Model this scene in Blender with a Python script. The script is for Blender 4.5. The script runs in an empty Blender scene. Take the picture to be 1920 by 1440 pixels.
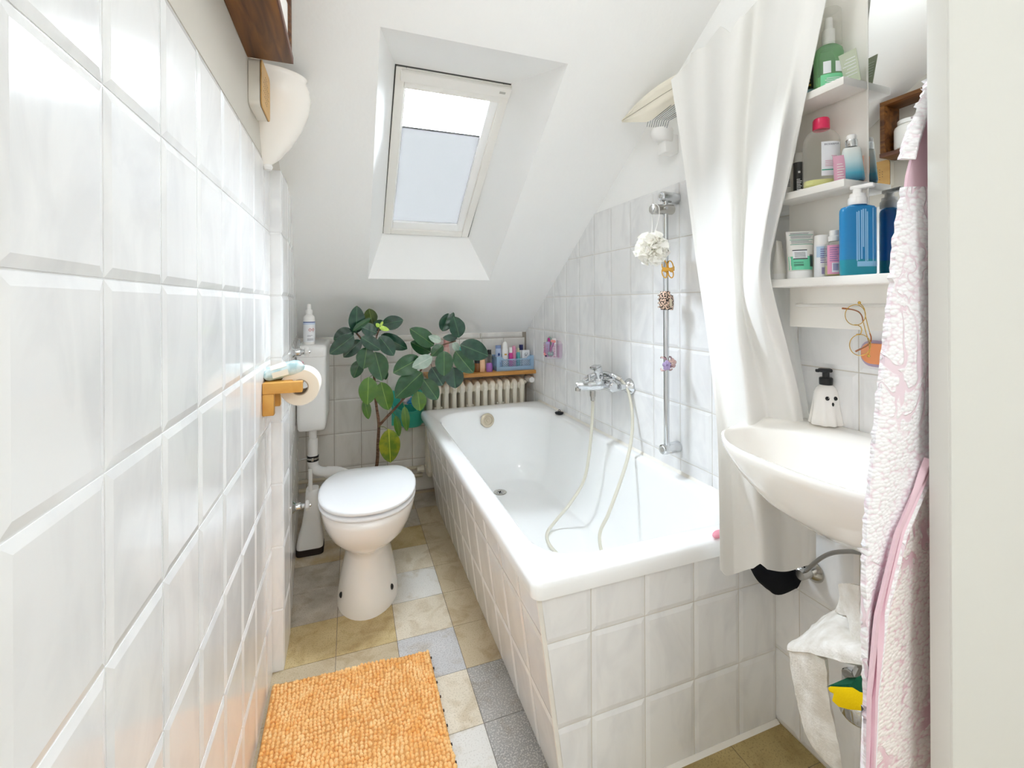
import bpy, bmesh, math, random
from math import sin, cos, pi, radians, sqrt, atan2, exp
from mathutils import Vector, Matrix, noise

rnd = random.Random(7)
SC = bpy.context.scene
COL = SC.collection

# ------------------------------------------------------------------ camera
CX, CZ, F, PPY, YAW, ROLL = 0.2396, 1.1836, 835.98, 567.99, 0.3472, -0.0052
W = 1.365          # right wall plane
YB = 2.843         # back wall plane
YE = 0.930         # tiled end panel of the tub
SLOPE, SZ0 = 0.682, 0.987   # sloped ceiling: z = SZ0 + SLOPE * (YB - y)

cam = bpy.data.cameras.new('camera')
camo = bpy.data.objects.new('camera', cam)
COL.objects.link(camo)
cam.sensor_width = 36.0
cam.lens = F / 1920 * 36.0
cam.shift_y = -(720 - PPY) / 1920
cam.clip_start = 0.02
camo.matrix_world = (Matrix.Translation((CX, 0, CZ)) @ Matrix.Rotation(-YAW, 4, 'Z')
                     @ Matrix.Rotation(pi / 2, 4, 'X') @ Matrix.Rotation(ROLL, 4, 'Z'))
SC.camera = camo


def ray(u, v):
    cr, sr = cos(ROLL), sin(ROLL)
    a, b = u - 960, v - PPY
    uu, vv = cr * a + sr * b, -sr * a + cr * b
    xr, z = uu / F, -vv / F
    c, s = cos(YAW), sin(YAW)
    return Vector((xr * c + s, -xr * s + c, z))


CAMP = Vector((CX, 0, CZ))


def PX(u, v, x):
    r = ray(u, v)
    return CAMP + r * ((x - CX) / r.x)


def PY(u, v, y):
    r = ray(u, v)
    return CAMP + r * (y / r.y)


def PZ(u, v, z):
    r = ray(u, v)
    return CAMP + r * ((z - CZ) / r.z)


def slope_z(y, off=0.0):
    return SZ0 + SLOPE * (YB - y) + off * sqrt(1 + SLOPE * SLOPE)


# --------------------------------------------------------------- materials
def lin(h):
    if isinstance(h, str):
        h = h.lstrip('#')
        c = [int(h[i:i + 2], 16) / 255 for i in (0, 2, 4)]
        return tuple(((x / 12.92) if x <= .04045 else ((x + .055) / 1.055) ** 2.4) for x in c) + (1,)
    return tuple(h) + ((1,) if len(h) == 3 else ())


def mat(name, col, rough=.5, metal=0., spec=.5, trans=0., ior=1.45, alpha=1., emit=None, es=0., coat=0., sub=0.):
    m = bpy.data.materials.new(name)
    m.use_nodes = True
    b = m.node_tree.nodes['Principled BSDF']
    b.inputs['Base Color'].default_value = lin(col)
    b.inputs['Roughness'].default_value = rough
    b.inputs['Metallic'].default_value = metal
    b.inputs['Specular IOR Level'].default_value = spec
    b.inputs['Transmission Weight'].default_value = trans
    b.inputs['IOR'].default_value = ior
    b.inputs['Alpha'].default_value = alpha
    b.inputs['Coat Weight'].default_value = coat
    if sub:
        b.inputs['Subsurface Weight'].default_value = sub
        b.inputs['Subsurface Radius'].default_value = (.01, .01, .01)
        b.inputs['Subsurface Scale'].default_value = 1.0
    if emit:
        b.inputs['Emission Color'].default_value = lin(emit)
        b.inputs['Emission Strength'].default_value = es
    return m


def nd(m, kind, **kw):
    n = m.node_tree.nodes.new(kind)
    for k, v in kw.items():
        if k.startswith('i_'):
            n.inputs[k[2:].replace('_', ' ')].default_value = v
        else:
            setattr(n, k, v)
    return n


def lk(m, a, b):
    m.node_tree.links.new(a, b)


def bsdf(m):
    return m.node_tree.nodes['Principled BSDF']


def coords(m, scale=(1, 1, 1), rot=(0, 0, 0)):
    t = nd(m, 'ShaderNodeTexCoord')
    mp = nd(m, 'ShaderNodeMapping')
    mp.inputs['Scale'].default_value = scale
    mp.inputs['Rotation'].default_value = rot
    lk(m, t.outputs['Object'], mp.inputs['Vector'])
    return mp.outputs['Vector']


def noisy(m, c1, c2, scale=8., detail=4., stretch=(1, 1, 1), rot=(0, 0, 0), lo=.35, hi=.65, dist=0., bump=0., bscale=None, mask=False):
    """mix two colours by noise"""
    v = coords(m, stretch, rot)
    n = nd(m, 'ShaderNodeTexNoise')
    n.inputs['Scale'].default_value = scale
    n.inputs['Detail'].default_value = detail
    n.inputs['Distortion'].default_value = dist
    lk(m, v, n.inputs['Vector'])
    r = nd(m, 'ShaderNodeValToRGB')
    r.color_ramp.elements[0].position = lo
    r.color_ramp.elements[1].position = hi
    r.color_ramp.elements[0].color = lin(c1)
    r.color_ramp.elements[1].color = lin(c2)
    lk(m, n.outputs['Fac'], r.inputs['Fac'])
    lk(m, r.outputs['Color'], bsdf(m).inputs['Base Color'])
    if bump:
        addbump(m, bump, bscale or scale)
    return r


def addbump(m, strength, scale, detail=3., dist=.002, stretch=(1, 1, 1)):
    v = coords(m, stretch)
    n = nd(m, 'ShaderNodeTexNoise')
    n.inputs['Scale'].default_value = scale
    n.inputs['Detail'].default_value = detail
    lk(m, v, n.inputs['Vector'])
    b = nd(m, 'ShaderNodeBump')
    b.inputs['Strength'].default_value = strength
    b.inputs['Distance'].default_value = dist
    lk(m, n.outputs['Fac'], b.inputs['Height'])
    lk(m, b.outputs['Normal'], bsdf(m).inputs['Normal'])


M = {}
M['plaster'] = mat('white_plaster', '#f8f8f7', .75, spec=.25)
addbump(M['plaster'], .25, 60, 4, .002)
M['reveal'] = mat('white_reveal_paint', '#f5f5f4', .6, spec=.3)
M['tile'] = mat('glazed_wall_tile', '#e2e1df', .12, spec=.5)
noisy(M['tile'], '#e5e5e6', '#efefef', 8, 7, (1.3, 1.3, .6), (.75, .6, 0), .34, .56, 1.2)
M['tile2'] = mat('glazed_tile_trim', '#e4ddd2', .2)
M['grout'] = mat('grey_beige_grout', '#d6d1c8', .85, spec=.2)
M['silicone'] = mat('aged_silicone', '#d9ccb4', .5)
noisy(M['silicone'], '#d2bd9c', '#ebe7df', 5, 4, lo=.22, hi=.42)
M['enamel'] = mat('white_enamel', '#f6f7f7', .06, spec=.5, coat=.3)
M['porcelain'] = mat('white_porcelain', '#f1eeea', .07, spec=.5, coat=.3)
M['porc2'] = mat('washbasin_porcelain', '#faf8f3', .08, spec=.5, coat=.3)
M['plastic'] = mat('white_plastic', '#efeeec', .3)
M['seatplastic'] = mat('toilet_seat_plastic', '#edeef0', .22)
M['chrome'] = mat('chrome', '#d6d8da', .08, 1.)
M['chrome2'] = mat('brushed_chrome', '#c6c3bd', .22, 1.)
M['black'] = mat('black_plastic', '#17181a', .4)
M['blackrub'] = mat('black_rubber', '#202225', .6)
M['darkbrown'] = mat('dark_brown_rubber', '#2a1f1b', .6)
M['cream'] = mat('cream_enamel_paint', '#e8e2d3', .35)
M['pipecream'] = mat('cream_pipe_paint', '#cfc4ae', .4)
M['mirror'] = mat('mirror_silver', '#eef0f0', .0, 1.)
M['shelfwhite'] = mat('white_melamine', '#efede8', .35)
M['panelcream'] = mat('cream_melamine', '#f1eee8', .4)


def wood(name, c1, c2, rough=.4, stretch=(1, 1, 1), scale=3.):
    m = mat(name, c1, rough)
    v = coords(m, stretch)
    n0 = nd(m, 'ShaderNodeTexNoise')
    n0.inputs['Scale'].default_value = scale
    n0.inputs['Detail'].default_value = 6
    n0.inputs['Distortion'].default_value = 1.2
    lk(m, v, n0.inputs['Vector'])
    r = nd(m, 'ShaderNodeValToRGB')
    r.color_ramp.elements[0].position = .32
    r.color_ramp.elements[1].position = .68
    r.color_ramp.elements[0].color = lin(c1)
    r.color_ramp.elements[1].color = lin(c2)
    lk(m, n0.outputs['Fac'], r.inputs['Fac'])
    lk(m, r.outputs['Color'], bsdf(m).inputs['Base Color'])
    return m


M['walnut'] = wood('dark_stained_pine', '#4a2a17', '#8a5a2c', .45, (14, 1.6, 14), 2.2)
M['walnut_edge'] = wood('dark_stained_edge', '#5a382c', '#7a5140', .45, (14, 2, 14), 3)
M['bamboo'] = wood('honey_bamboo', '#c98f42', '#dba653', .4, (6, 6, 6), 2.)
M['oak'] = wood('honey_pine_board', '#b67c38', '#d29a52', .42, (1.5, 12, 12), 2.)


# ------------------------------------------------------------ mesh builder
class MB:
    def __init__(s):
        s.bm = bmesh.new()
        s.mi = 0

    def _mark(s, n0):
        s.bm.faces.ensure_lookup_table()
        for f in s.bm.faces[n0:]:
            f.material_index = s.mi

    def box(s, x0, x1, y0, y1, z0, z1, bev=0., seg=2, mtx=None):
        n0 = len(s.bm.faces)
        vs = [s.bm.verts.new((x, y, z)) for x in (x0, x1) for y in (y0, y1) for z in (z0, z1)]
        q = [(0, 1, 3, 2), (4, 6, 7, 5), (0, 4, 5, 1), (2, 3, 7, 6), (0, 2, 6, 4), (1, 5, 7, 3)]
        fs = [s.bm.faces.new([vs[i] for i in f]) for f in q]
        if bev > 0:
            es = list({e for f in fs for e in f.edges})
            r = bmesh.ops.bevel(s.bm, geom=es, offset=bev, segments=seg, profile=.5, affect='EDGES')
            vs = list({v for f in r['faces'] for v in f.verts} | {v for v in vs if v.is_valid})
        if mtx is not None:
            for v in vs:
                v.co = mtx @ v.co
        s._mark(n0)
        return s

    def rings(s, rings, closed=True, cap0=True, cap1=True, loop=False):
        n0 = len(s.bm.faces)
        R = [[s.bm.verts.new(p) for p in r] for r in rings]
        n = len(R[0])
        seq = list(range(len(R) - 1)) + ([len(R) - 1] if loop else [])
        for i in seq:
            a, b = R[i], R[(i + 1) % len(R)]
            for j in range(n if closed else n - 1):
                k = (j + 1) % n
                s.bm.faces.new((a[j], a[k], b[k], b[j]))
        if not loop and closed:
            if cap0:
                s.bm.faces.new(list(reversed(R[0])))
            if cap1:
                s.bm.faces.new(R[-1])
        s._mark(n0)
        return s

    def tube(s, pts, r, seg=10, cap=True, loop=False, flat=1.):
        pts = [Vector(p) for p in pts]
        n = len(pts)
        rr = r if isinstance(r, (list, tuple)) else [r] * n
        rings = []
        up = None
        for i, p in enumerate(pts):
            if loop:
                d = pts[(i + 1) % n] - pts[i - 1]
            else:
                d = pts[min(i + 1, n - 1)] - pts[max(i - 1, 0)]
            if d.length < 1e-9:
                d = Vector((0, 0, 1))
            d.normalize()
            if up is None:
                up = Vector((0, 0, 1)) if abs(d.z) < .9 else Vector((1, 0, 0))
            a = up - d * up.dot(d)
            if a.length < 1e-6:
                a = d.orthogonal()
            a.normalize()
            up = a
            b = d.cross(a)
            rings.append([p + a * (rr[i] * cos(2 * pi * k / seg)) + b * (rr[i] * flat * sin(2 * pi * k / seg)) for k in range(seg)])
        s.rings(rings, True, cap, cap, loop)
        return s

    def lathe(s, prof, c=(0, 0, 0), seg=24, sx=1., sy=1., rz=0., mtx=None, a0=0., a1=None):
        c = Vector(c)
        rings = []
        for r, z in prof:
            ring = []
            for k in range(seg):
                t = 2 * pi * k / seg
                p = Vector((max(r, 1e-5) * sx * cos(t), max(r, 1e-5) * sy * sin(t), z))
                if rz:
                    p = Matrix.Rotation(rz, 3, 'Z') @ p
                if mtx is not None:
                    p = mtx @ p
                ring.append(c + p)
            rings.append(ring)
        return s.rings(rings)

    def sphere(s, c, r, seg=12, rg=8, mtx=None):
        rx, ry, rz = r if isinstance(r, (tuple, list)) else (r, r, r)
        prof = []
        rings = []
        for i in range(rg + 1):
            t = -pi / 2 + pi * i / rg
            rings.append([Vector((max(cos(t), 1e-4) * rx * cos(2 * pi * k / seg), max(cos(t), 1e-4) * ry * sin(2 * pi * k / seg), rz * sin(t))) for k in range(seg)])
        c = Vector(c)
        rings = [[c + (mtx @ p if mtx is not None else p) for p in r_] for r_ in rings]
        return s.rings(rings)

    def grid(s, P, thick=0.):
        """P: 2D list of points; thick > 0 gives it a back side"""
        n0 = len(s.bm.faces)
        m, n = len(P), len(P[0])
        P = [[Vector(p) for p in r] for r in P]
        V = [[s.bm.verts.new(p) for p in r] for r in P]
        for i in range(m - 1):
            for j in range(n - 1):
                s.bm.faces.new((V[i][j], V[i][j + 1], V[i + 1][j + 1], V[i + 1][j]))
        if thick:
            N = []
            for i in range(m):
                row = []
                for j in range(n):
                    a = P[min(i + 1, m - 1)][j] - P[max(i - 1, 0)][j]
                    b = P[i][min(j + 1, n - 1)] - P[i][max(j - 1, 0)]
                    k = b.cross(a)
                    row.append(k.normalized() if k.length > 1e-12 else Vector((0, 0, 1)))
                N.append(row)
            B = [[s.bm.verts.new(P[i][j] - N[i][j] * thick) for j in range(n)] for i in range(m)]
            for i in range(m - 1):
                for j in range(n - 1):
                    s.bm.faces.new((B[i + 1][j], B[i + 1][j + 1], B[i][j + 1], B[i][j]))
            for i in range(m - 1):
                s.bm.faces.new((V[i][0], V[i + 1][0], B[i + 1][0], B[i][0]))
                s.bm.faces.new((V[i + 1][n - 1], V[i][n - 1], B[i][n - 1], B[i + 1][n - 1]))
            for j in range(n - 1):
                s.bm.faces.new((V[0][j + 1], V[0][j], B[0][j], B[0][j + 1]))
                s.bm.faces.new((V[m - 1][j], V[m - 1][j + 1], B[m - 1][j + 1], B[m - 1][j]))
        s._mark(n0)
        return s

    def poly(s, pts):
        n0 = len(s.bm.faces)
        s.bm.faces.new([s.bm.verts.new(p) for p in pts])
        s._mark(n0)
        return s

    def prism(s, pts, off):
        """extrude polygon pts by vector off"""
        off = Vector(off)
        return s.rings([[Vector(p) for p in pts], [Vector(p) + off for p in pts]])

    def clip(s, co, no):
        g = s.bm.verts[:] + s.bm.edges[:] + s.bm.faces[:]
        bmesh.ops.bisect_plane(s.bm, geom=g, plane_co=co, plane_no=no, clear_outer=True)
        return s

    def xf(s, m):
        bmesh.ops.transform(s.bm, matrix=m, verts=s.bm.verts)
        return s

    def bevel(s, off, seg=2, ang=30):
        bmesh.ops.remove_doubles(s.bm, verts=s.bm.verts, dist=1e-6)
        es = [e for e in s.bm.edges if len(e.link_faces) == 2 and e.calc_face_angle(0) > radians(ang)]
        bmesh.ops.bevel(s.bm, geom=es, offset=off, segments=seg, profile=.5, affect='EDGES')
        return s

    def build(s, name, m, parent=None, smooth=40, origin=None, fixn=True):
        bm = s.bm
        if fixn:
            bmesh.ops.recalc_face_normals(bm, faces=bm.faces)
        me = bpy.data.meshes.new(name)
        o = bpy.data.objects.new(name, me)
        COL.objects.link(o)
        if parent is not None:
            off = root_loc(parent)
            o.parent = parent
        else:
            if origin is None:
                xs = [v.co for v in bm.verts]
                origin = (sum((min(c.x for c in xs), max(c.x for c in xs))) / 2,
                          sum((min(c.y for c in xs), max(c.y for c in xs))) / 2, min(c.z for c in xs))
            off = Vector(origin)
            o.location = off
        o['off'] = 0
        del o['off']
        bmesh.ops.translate(bm, verts=bm.verts, vec=-off)
        bm.to_mesh(me)
        bm.free()
        for mm in (m if isinstance(m, (list, tuple)) else [m]):
            me.materials.append(mm)
        if smooth:
            me.polygons.foreach_set('use_smooth', [True] * len(me.polygons))
            me.set_sharp_from_angle(angle=radians(smooth))
        me.update()
        return o


def root_loc(o):
    l = Vector(o.location)
    while o.parent is not None:
        o = o.parent
        l += Vector(o.location)
    return l


def tag(o, label=None, cat=None, group=None, kind=None):
    if label:
        o['label'] = label
    if cat:
        o['category'] = cat
    if group:
        o['group'] = group
    if kind:
        o['kind'] = kind
    return o


def thing(name, label, cat, loc, group=None):
    o = bpy.data.objects.new(name, None)
    o.empty_display_size = .05
    COL.objects.link(o)
    o.location = loc
    return tag(o, label, cat, group)


def struct(o):
    o['kind'] = 'structure'
    return o


def catmull(pts, n, loop=False):
    pts = [Vector(p) for p in pts]
    out = []
    m = len(pts)
    segs = m if loop else m - 1
    for i in range(segs):
        if loop:
            p0, p1, p2, p3 = pts[i - 1], pts[i], pts[(i + 1) % m], pts[(i + 2) % m]
        else:
            p1, p2 = pts[i], pts[i + 1]
            p0 = pts[i - 1] if i > 0 else p1 * 2 - p2
            p3 = pts[i + 2] if i + 2 < m else p2 * 2 - p1
        for k in range(n):
            t = k / n
            out.append(.5 * ((2 * p1) + (p2 - p0) * t + (2 * p0 - 5 * p1 + 4 * p2 - p3) * t * t + (3 * p1 - p0 - 3 * p2 + p3) * t ** 3))
    if not loop:
        out.append(pts[-1])
    return out


def lerp(a, b, t):
    return a + (b - a) * t


def text_part(s, size, parent, m, mtx, name='lettering', ext=.0002, align='CENTER'):
    cu = bpy.data.curves.new('txt', 'FONT')
    cu.body = s
    cu.size = size
    cu.align_x = align
    cu.align_y = 'CENTER'
    cu.extrude = ext
    cu.resolution_u = 3
    ob = bpy.data.objects.new('txt', cu)
    COL.objects.link(ob)
    dg = bpy.context.evaluated_depsgraph_get()
    me = bpy.data.meshes.new_from_object(ob.evaluated_get(dg))
    bpy.data.objects.remove(ob)
    bpy.data.curves.remove(cu)
    me.name = name
    me.materials.clear()
    me.materials.append(m)
    o = bpy.data.objects.new(name, me)
    COL.objects.link(o)
    me.transform(Matrix.Translation(-root_loc(parent)) @ mtx)
    o.parent = parent
    return o


def frame_mtx(p, right, up):
    """matrix whose X is right, Y is up, Z towards the reader"""
    r = Vector(right).normalized()
    u = Vector(up)
    u = (u - r * u.dot(r)).normalized()
    z = r.cross(u)
    m = Matrix((r, u, z)).transposed().to_4x4()
    m.translation = Vector(p)
    return m
# ================================================================ THE ROOM
TW = .152
ZJ = [.2 + .2022 * k for k in range(-1, 8)]     # horizontal joints


def tiles(mb, O, U, V, us, vs, gap=.0013, ins=.0125, h0=.001, h1=.0036, seed=1):
    """bevelled tiles between joints us x vs, lying on plane O + U*u + V*v; normal U x V"""
    r = random.Random(seed)
    O, U, V = Vector(O), Vector(U), Vector(V)
    N = U.cross(V).normalized()
    n0 = len(mb.bm.faces)
    for a, b in zip(us, us[1:]):
        for c, d in zip(vs, vs[1:]):
            dz = [r.uniform(-.00035, .00035) for _ in range(4)]
            i = min(ins, (b - a) * .3, (d - c) * .3)
            def P(u, v, h):
                return O + U * u + V * v + N * h
            q0 = [(a + gap, c + gap), (b - gap, c + gap), (b - gap, d - gap), (a + gap, d - gap)]
            q1 = [(a + i, c + i), (b - i, c + i), (b - i, d - i), (a + i, d - i)]
            A = [mb.bm.verts.new(P(u, v, 0)) for u, v in q0]
            B = [mb.bm.verts.new(P(u, v, h0)) for u, v in q0]
            C = [mb.bm.verts.new(P(u, v, h1 + dz[k])) for k, (u, v) in enumerate(q1)]
            for k in range(4):
                l = (k + 1) % 4
                mb.bm.faces.new((A[k], A[l], B[l], B[k]))
                mb.bm.faces.new((B[k], B[l], C[l], C[k]))
            mb.bm.faces.new(C)
    mb._mark(n0)


# ---- left wall: plaster above, tile layer 2.4 cm proud below, boxed-in pilaster, skewed part behind it
mb = MB()
mb.mi = 2
mb.box(-.12, -.0015, .22, YB + .1, 1.6155, 3.0)              # plaster above
mb.box(-.12, -.062, .22, YB + .1, 0, 1.62)                   # masonry behind the tiles
mb.clip(Vector((0, YB, SZ0 + .05)), Vector((0, SLOPE, 1)))
mb.mi = 1
mb.box(-.07, -.0036, .22, 1.607, 0, 1.6155)                  # tile bed
mb.prism([(-.07, 1.607, 0), (.029, 1.610, 0), (.029, 1.753, 0), (-.050, YB, 0), (-.07, YB, 0)], (0, 0, 1.6155))
t = MB()
t.mi = 0
LY = [.5817 + TW * i for i in range(-3, 7)]
tiles(t, (-.0036, 0, 0), (0, 1, 0), (0, 0, 1), LY + [1.606], ZJ, seed=3)
tiles(t, (-.02, 1.6105, 0), (1, 0, 0), (0, 0, 1), [.0, .0512], ZJ, ins=.004, h1=.003, seed=4)
tiles(t, (.029, 0, 0), (0, 1, 0), (0, 0, 1), [1.6085, 1.753], ZJ, seed=5)
sk = Vector((-.079, YB - 1.753, 0)).normalized()
tiles(t, (.0288, 1.753, 0), sk, (0, 0, 1), [0, .15, .302, .454, .606, .758, .91, 1.062, 1.1], ZJ, seed=6)
t.clip(Vector((0, YB, SZ0)), Vector((0, SLOPE, 1)))
t.clip(Vector((0, 0, 0)), Vector((0, 0, -1)))
me = bpy.data.meshes.new('tmp'); t.bm.to_mesh(me); mb.bm.from_mesh(me); bpy.data.meshes.remove(me); t.bm.free()
mb.clip(Vector((0, YB, SZ0 + .05)), Vector((0, SLOPE, 1)))
struct(mb.build('wall_left', [M['tile'], M['grout'], M['plaster']], smooth=0, origin=(0, 0, 0)))

# ---- right wall
mb = MB()
mb.mi = 2
mb.box(W + .02, W + .12, .25, YB + .1, 0, 3.0)
mb.mi = 2
mb.box(W + .006, W + .02, .25, YB, 1.61, 3.0)
mb.mi = 1
mb.box(W + .0036, W + .02, .25, YB, 0, 1.612)
t = MB()
RY = sorted([2.232 - TW * i for i in range(-4, 14)])
tiles(t, (W + .0036, 0, 0), (0, -1, 0), (0, 0, 1), [-y for y in reversed(RY)], [z + .006 for z in ZJ], seed=8)
t.clip(Vector((0, 0, 0)), Vector((0, 0, -1)))
t.clip(Vector((0, YB, 0)), Vector((0, 1, 0)))
t.clip(Vector((0, .25, 0)), Vector((0, -1, 0)))
me = bpy.data.meshes.new('tmp'); t.bm.to_mesh(me); mb.bm.from_mesh(me); bpy.data.meshes.remove(me); t.bm.free()
mb.clip(Vector((0, YB, SZ0 + .04)), Vector((0, SLOPE, 1)))
struct(mb.build('wall_right', [M['tile'], M['grout'], M['plaster']], smooth=0, origin=(W, 0, 0)))

# ---- back wall
M['tileback'] = mat('glazed_wall_tile_back', '#d9d5ce', .12)
noisy(M['tileback'], '#e0dcd6', '#ece9e4', 7, 6, (1.2, 1.2, .45), (.5, .4, 0), .36, .58, .8)
M['groutback'] = mat('darker_grout', '#a89e92', .85, spec=.2)
mb = MB()
mb.mi = 1
mb.box(-.12, W + .12, YB + .0036, YB + .12, 0, SZ0 + .06)
t = MB()
tiles(t, (0, YB + .0036, 0), (1, 0, 0), (0, 0, 1), [.1443 + TW * i for i in range(-2, 9)], [z + .0095 for z in ZJ][:5] + [.949], ins=.011, h1=.003, seed=9)
tiles(t, (0, YB + .0036, 0), (1, 0, 0), (0, 0, 1), [.1443 + .3 * i for i in range(-1, 5)], [.95, .992], ins=.012, h1=.009, seed=10)
t.clip(Vector((0, 0, 0)), Vector((0, 0, -1)))
t.clip(Vector((-.06, 0, 0)), Vector((-1, 0, 0)))
t.clip(Vector((W + .003, 0, 0)), Vector((1, 0, 0)))
me = bpy.data.meshes.new('tmp'); t.bm.to_mesh(me); mb.bm.from_mesh(me); bpy.data.meshes.remove(me); t.bm.free()
struct(mb.build('wall_back', [M['tileback'], M['groutback']], smooth=0, origin=(0, YB, 0)))

# ---- door-side wall with the frame right beside the camera
mb = MB()
mb.box(.93, W + .12, .321, .337, 0, 3.0)
mb.box(-.12, .93, .321, .337, 2.12, 3.0)
struct(mb.build('wall_front', M['plaster'], smooth=0))
M['frame'] = mat('white_door_frame_paint', '#d5d4cf', .45)
addbump(M['frame'], .12, 90, 3, .001)
mb = MB()
mb.box(.9005, .96, .3185, .3385, 0, 2.08, .0015)
mb.box(.9012, 1.30, .3165, .3205, 0, 2.16, .0012)
mb.box(-.1, .96, .3185, .3385, 2.08, 2.12, .0015)
struct(mb.build('trim_1', M['frame'], smooth=30))

# ---- sloped ceiling with the skylight shaft
RO = [(.325, 1.362), (.940, 1.362), (.965, 2.369), (.323, 2.369)]          # opening in the slope (x, y)
OFF = .20
YT, YD = 1.648, 2.377                                                     # window plane, y of head and sill
IN = [(.394, YT), (.836, YT), (.846, YD), (.397, YD)]
mb = MB()
YTOP = .60
def sp(x, y, off=0.):
    return Vector((x, y, slope_z(y, off)))
def quad(a, b, c, d):
    mb.poly([a, b, c, d])
xl, xr = -.12, W + .12
quad(sp(xl, YTOP), sp(xr, YTOP), sp(xr, RO[0][1]), sp(xl, RO[0][1]))
quad(sp(xl, RO[2][1]), sp(xr, RO[2][1]), sp(xr, YB + .12), sp(xl, YB + .12))
quad(sp(xl, RO[0][1]), sp(*RO[0]), sp(*RO[3]), sp(xl, RO[2][1]))
quad(sp(*RO[1]), sp(xr, RO[0][1]), sp(xr, RO[2][1]), sp(*RO[2]))
# flat part above, and the roof body outside so that no light leaks
zt = slope_z(YTOP)
quad(Vector((xl, YTOP, zt)), Vector((xl, .2, zt)), Vector((xr, .2, zt)), Vector((xr, YTOP, zt)))
mb.mi = 1
for k in range(4):
    a, b = RO[k], RO[(k + 1) % 4]
    c, d = IN[k], IN[(k + 1) % 4]
    # shaft lining with a small round-over at the plaster edge
    quad(sp(*a), sp(*b), sp(d[0], d[1], OFF), sp(c[0], c[1], OFF))
mb.mi = 0
# outer roof skin around the window
o2 = OFF + .012
def oq(x0, x1, y0, y1):
    quad(sp(x0, y0, o2), sp(x1, y0, o2), sp(x1, y1, o2), sp(x0, y1, o2))
oq(xl, xr, YTOP, YT - .005); oq(xl, xr, YD + .005, YB + .3)
oq(xl, IN[0][0] - .004, YT - .005, YD + .005); oq(IN[2][0] + .004, xr, YT - .005, YD + .005)
struct(mb.build('ceiling', [M['plaster'], M['reveal']], smooth=0, fixn=False, origin=(0, YB, SZ0)))

# ---- the skylight: frame, sash, pane, blind, vent bar, handle
def spm(mb, x0, x1, y0, y1, o0, o1, bev=.003):
    """box lying in the slope: x range, y range (measured on the slope), offset range"""
    c, s = 1 / sqrt(1 + SLOPE ** 2), SLOPE / sqrt(1 + SLOPE ** 2)
    # local axes: X, D = down the slope, N = outward
    D = Vector((0, c, -s)); N = Vector((0, s, c)); X = Vector((1, 0, 0))
    base = Vector((0, YT, slope_z(YT, OFF)))
    m = Matrix((X, D, N)).transposed().to_4x4()
    m.translation = base
    k = sqrt(1 + SLOPE ** 2)
    mb.box(x0, x1, (y0 - YT) * k, (y1 - YT) * k, o0, o1, bev, 2, m)

M['winframe'] = mat('white_window_lacquer', '#f3f1ec', .35)
M['sash'] = mat('white_window_sash', '#fafaf9', .3)
M['gasket'] = mat('dark_gasket', '#4a4a48', .7)
M['glass'] = bpy.data.materials.new('window_glass'); M['glass'].use_nodes = True
g = M['glass'].node_tree; g.nodes.clear()
go = g.nodes.new('ShaderNodeOutputMaterial'); gt = g.nodes.new('ShaderNodeBsdfTransparent'); gg = g.nodes.new('ShaderNodeBsdfGlossy'); gm = g.nodes.new('ShaderNodeMixShader'); gf = g.nodes.new('ShaderNodeFresnel')
gt.inputs['Color'].default_value = (.62, .625, .63, 1); gg.inputs['Roughness'].default_value = .01; gf.inputs['IOR'].default_value = 1.45
g.links.new(gf.outputs[0], gm.inputs[0]); g.links.new(gt.outputs[0], gm.inputs[1]); g.links.new(gg.outputs[0], gm.inputs[2]); g.links.new(gm.outputs[0], go.inputs[0])
M['blind'] = bpy.data.materials.new('translucent_blind'); M['blind'].use_nodes = True
g = M['blind'].node_tree; g.nodes.clear()
go = g.nodes.new('ShaderNodeOutputMaterial'); a_ = g.nodes.new('ShaderNodeBsdfTranslucent'); b_ = g.nodes.new('ShaderNodeBsdfDiffuse'); m_ = g.nodes.new('ShaderNodeMixShader')
a_.inputs['Color'].default_value = (.150, .147, .144, 1); b_.inputs['Color'].default_value = (.8, .81, .84, 1); m_.inputs[0].default_value = .22
g.links.new(a_.outputs[0], m_.inputs[1]); g.links.new(b_.outputs[0], m_.inputs[2]); g.links.new(m_.outputs[0], go.inputs[0])

win = thing('window_1', 'white roof skylight in the sloped ceiling with a half drawn blind', 'window', (.615, YT, slope_z(YT, OFF)))
win['kind'] = 'structure'
x0, x1 = .394, .848
mb = MB()
for a in ((x0 - .004, x0 + .006, YT, YD), (x1 - .008, x1 + .004, YT, YD), (x0, x1, YT - .004, YT + .004), (x0, x1, YD - .004, YD + .002)):
    spm(mb, *a, -.002, .03, 0)
mb.build('gasket', M['gasket'], win, 0)
mb = MB()
spm(mb, x0 + .004, x0 + .040, YT + .003, YD - .004, -.010, .035)
spm(mb, x1 - .042, x1 - .006, YT + .003, YD - .004, -.010, .035)
spm(mb, x0 + .04, x1 - .042, YD - .030, YD - .004, -.0095, .035)
spm(mb, x0 + .04, x1 - .042, YT + .003, YT + .050, -.0095, .035)
mb.build('frame', M['winframe'], win, 30)
mb = MB()
spm(mb, x0 + .040, x0 + .047, YT + .05, YD - .03, .0, .03)
spm(mb, x1 - .078, x1 - .042, YT + .05, YD - .03, .0, .03)
spm(mb, x0 + .047, x1 - .066, YD - .068, YD - .03, .0, .03)
spm(mb, x0 + .047, x1 - .066, YT + .05, YT + .066, .0, .03)
mb.build('sash', M['sash'], win, 30)
mb = MB()
spm(mb, x0 + .02, x1 - .010, YT + .004, YT + .038, -.03, -.009, .006)
spm(mb, x0 + .036, x1 - .040, YT + .038, YT + .062, -.022, -.002, .004)
hb = mb.build('vent_bar', M['winframe'], win, 40)
mb = MB()
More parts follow.
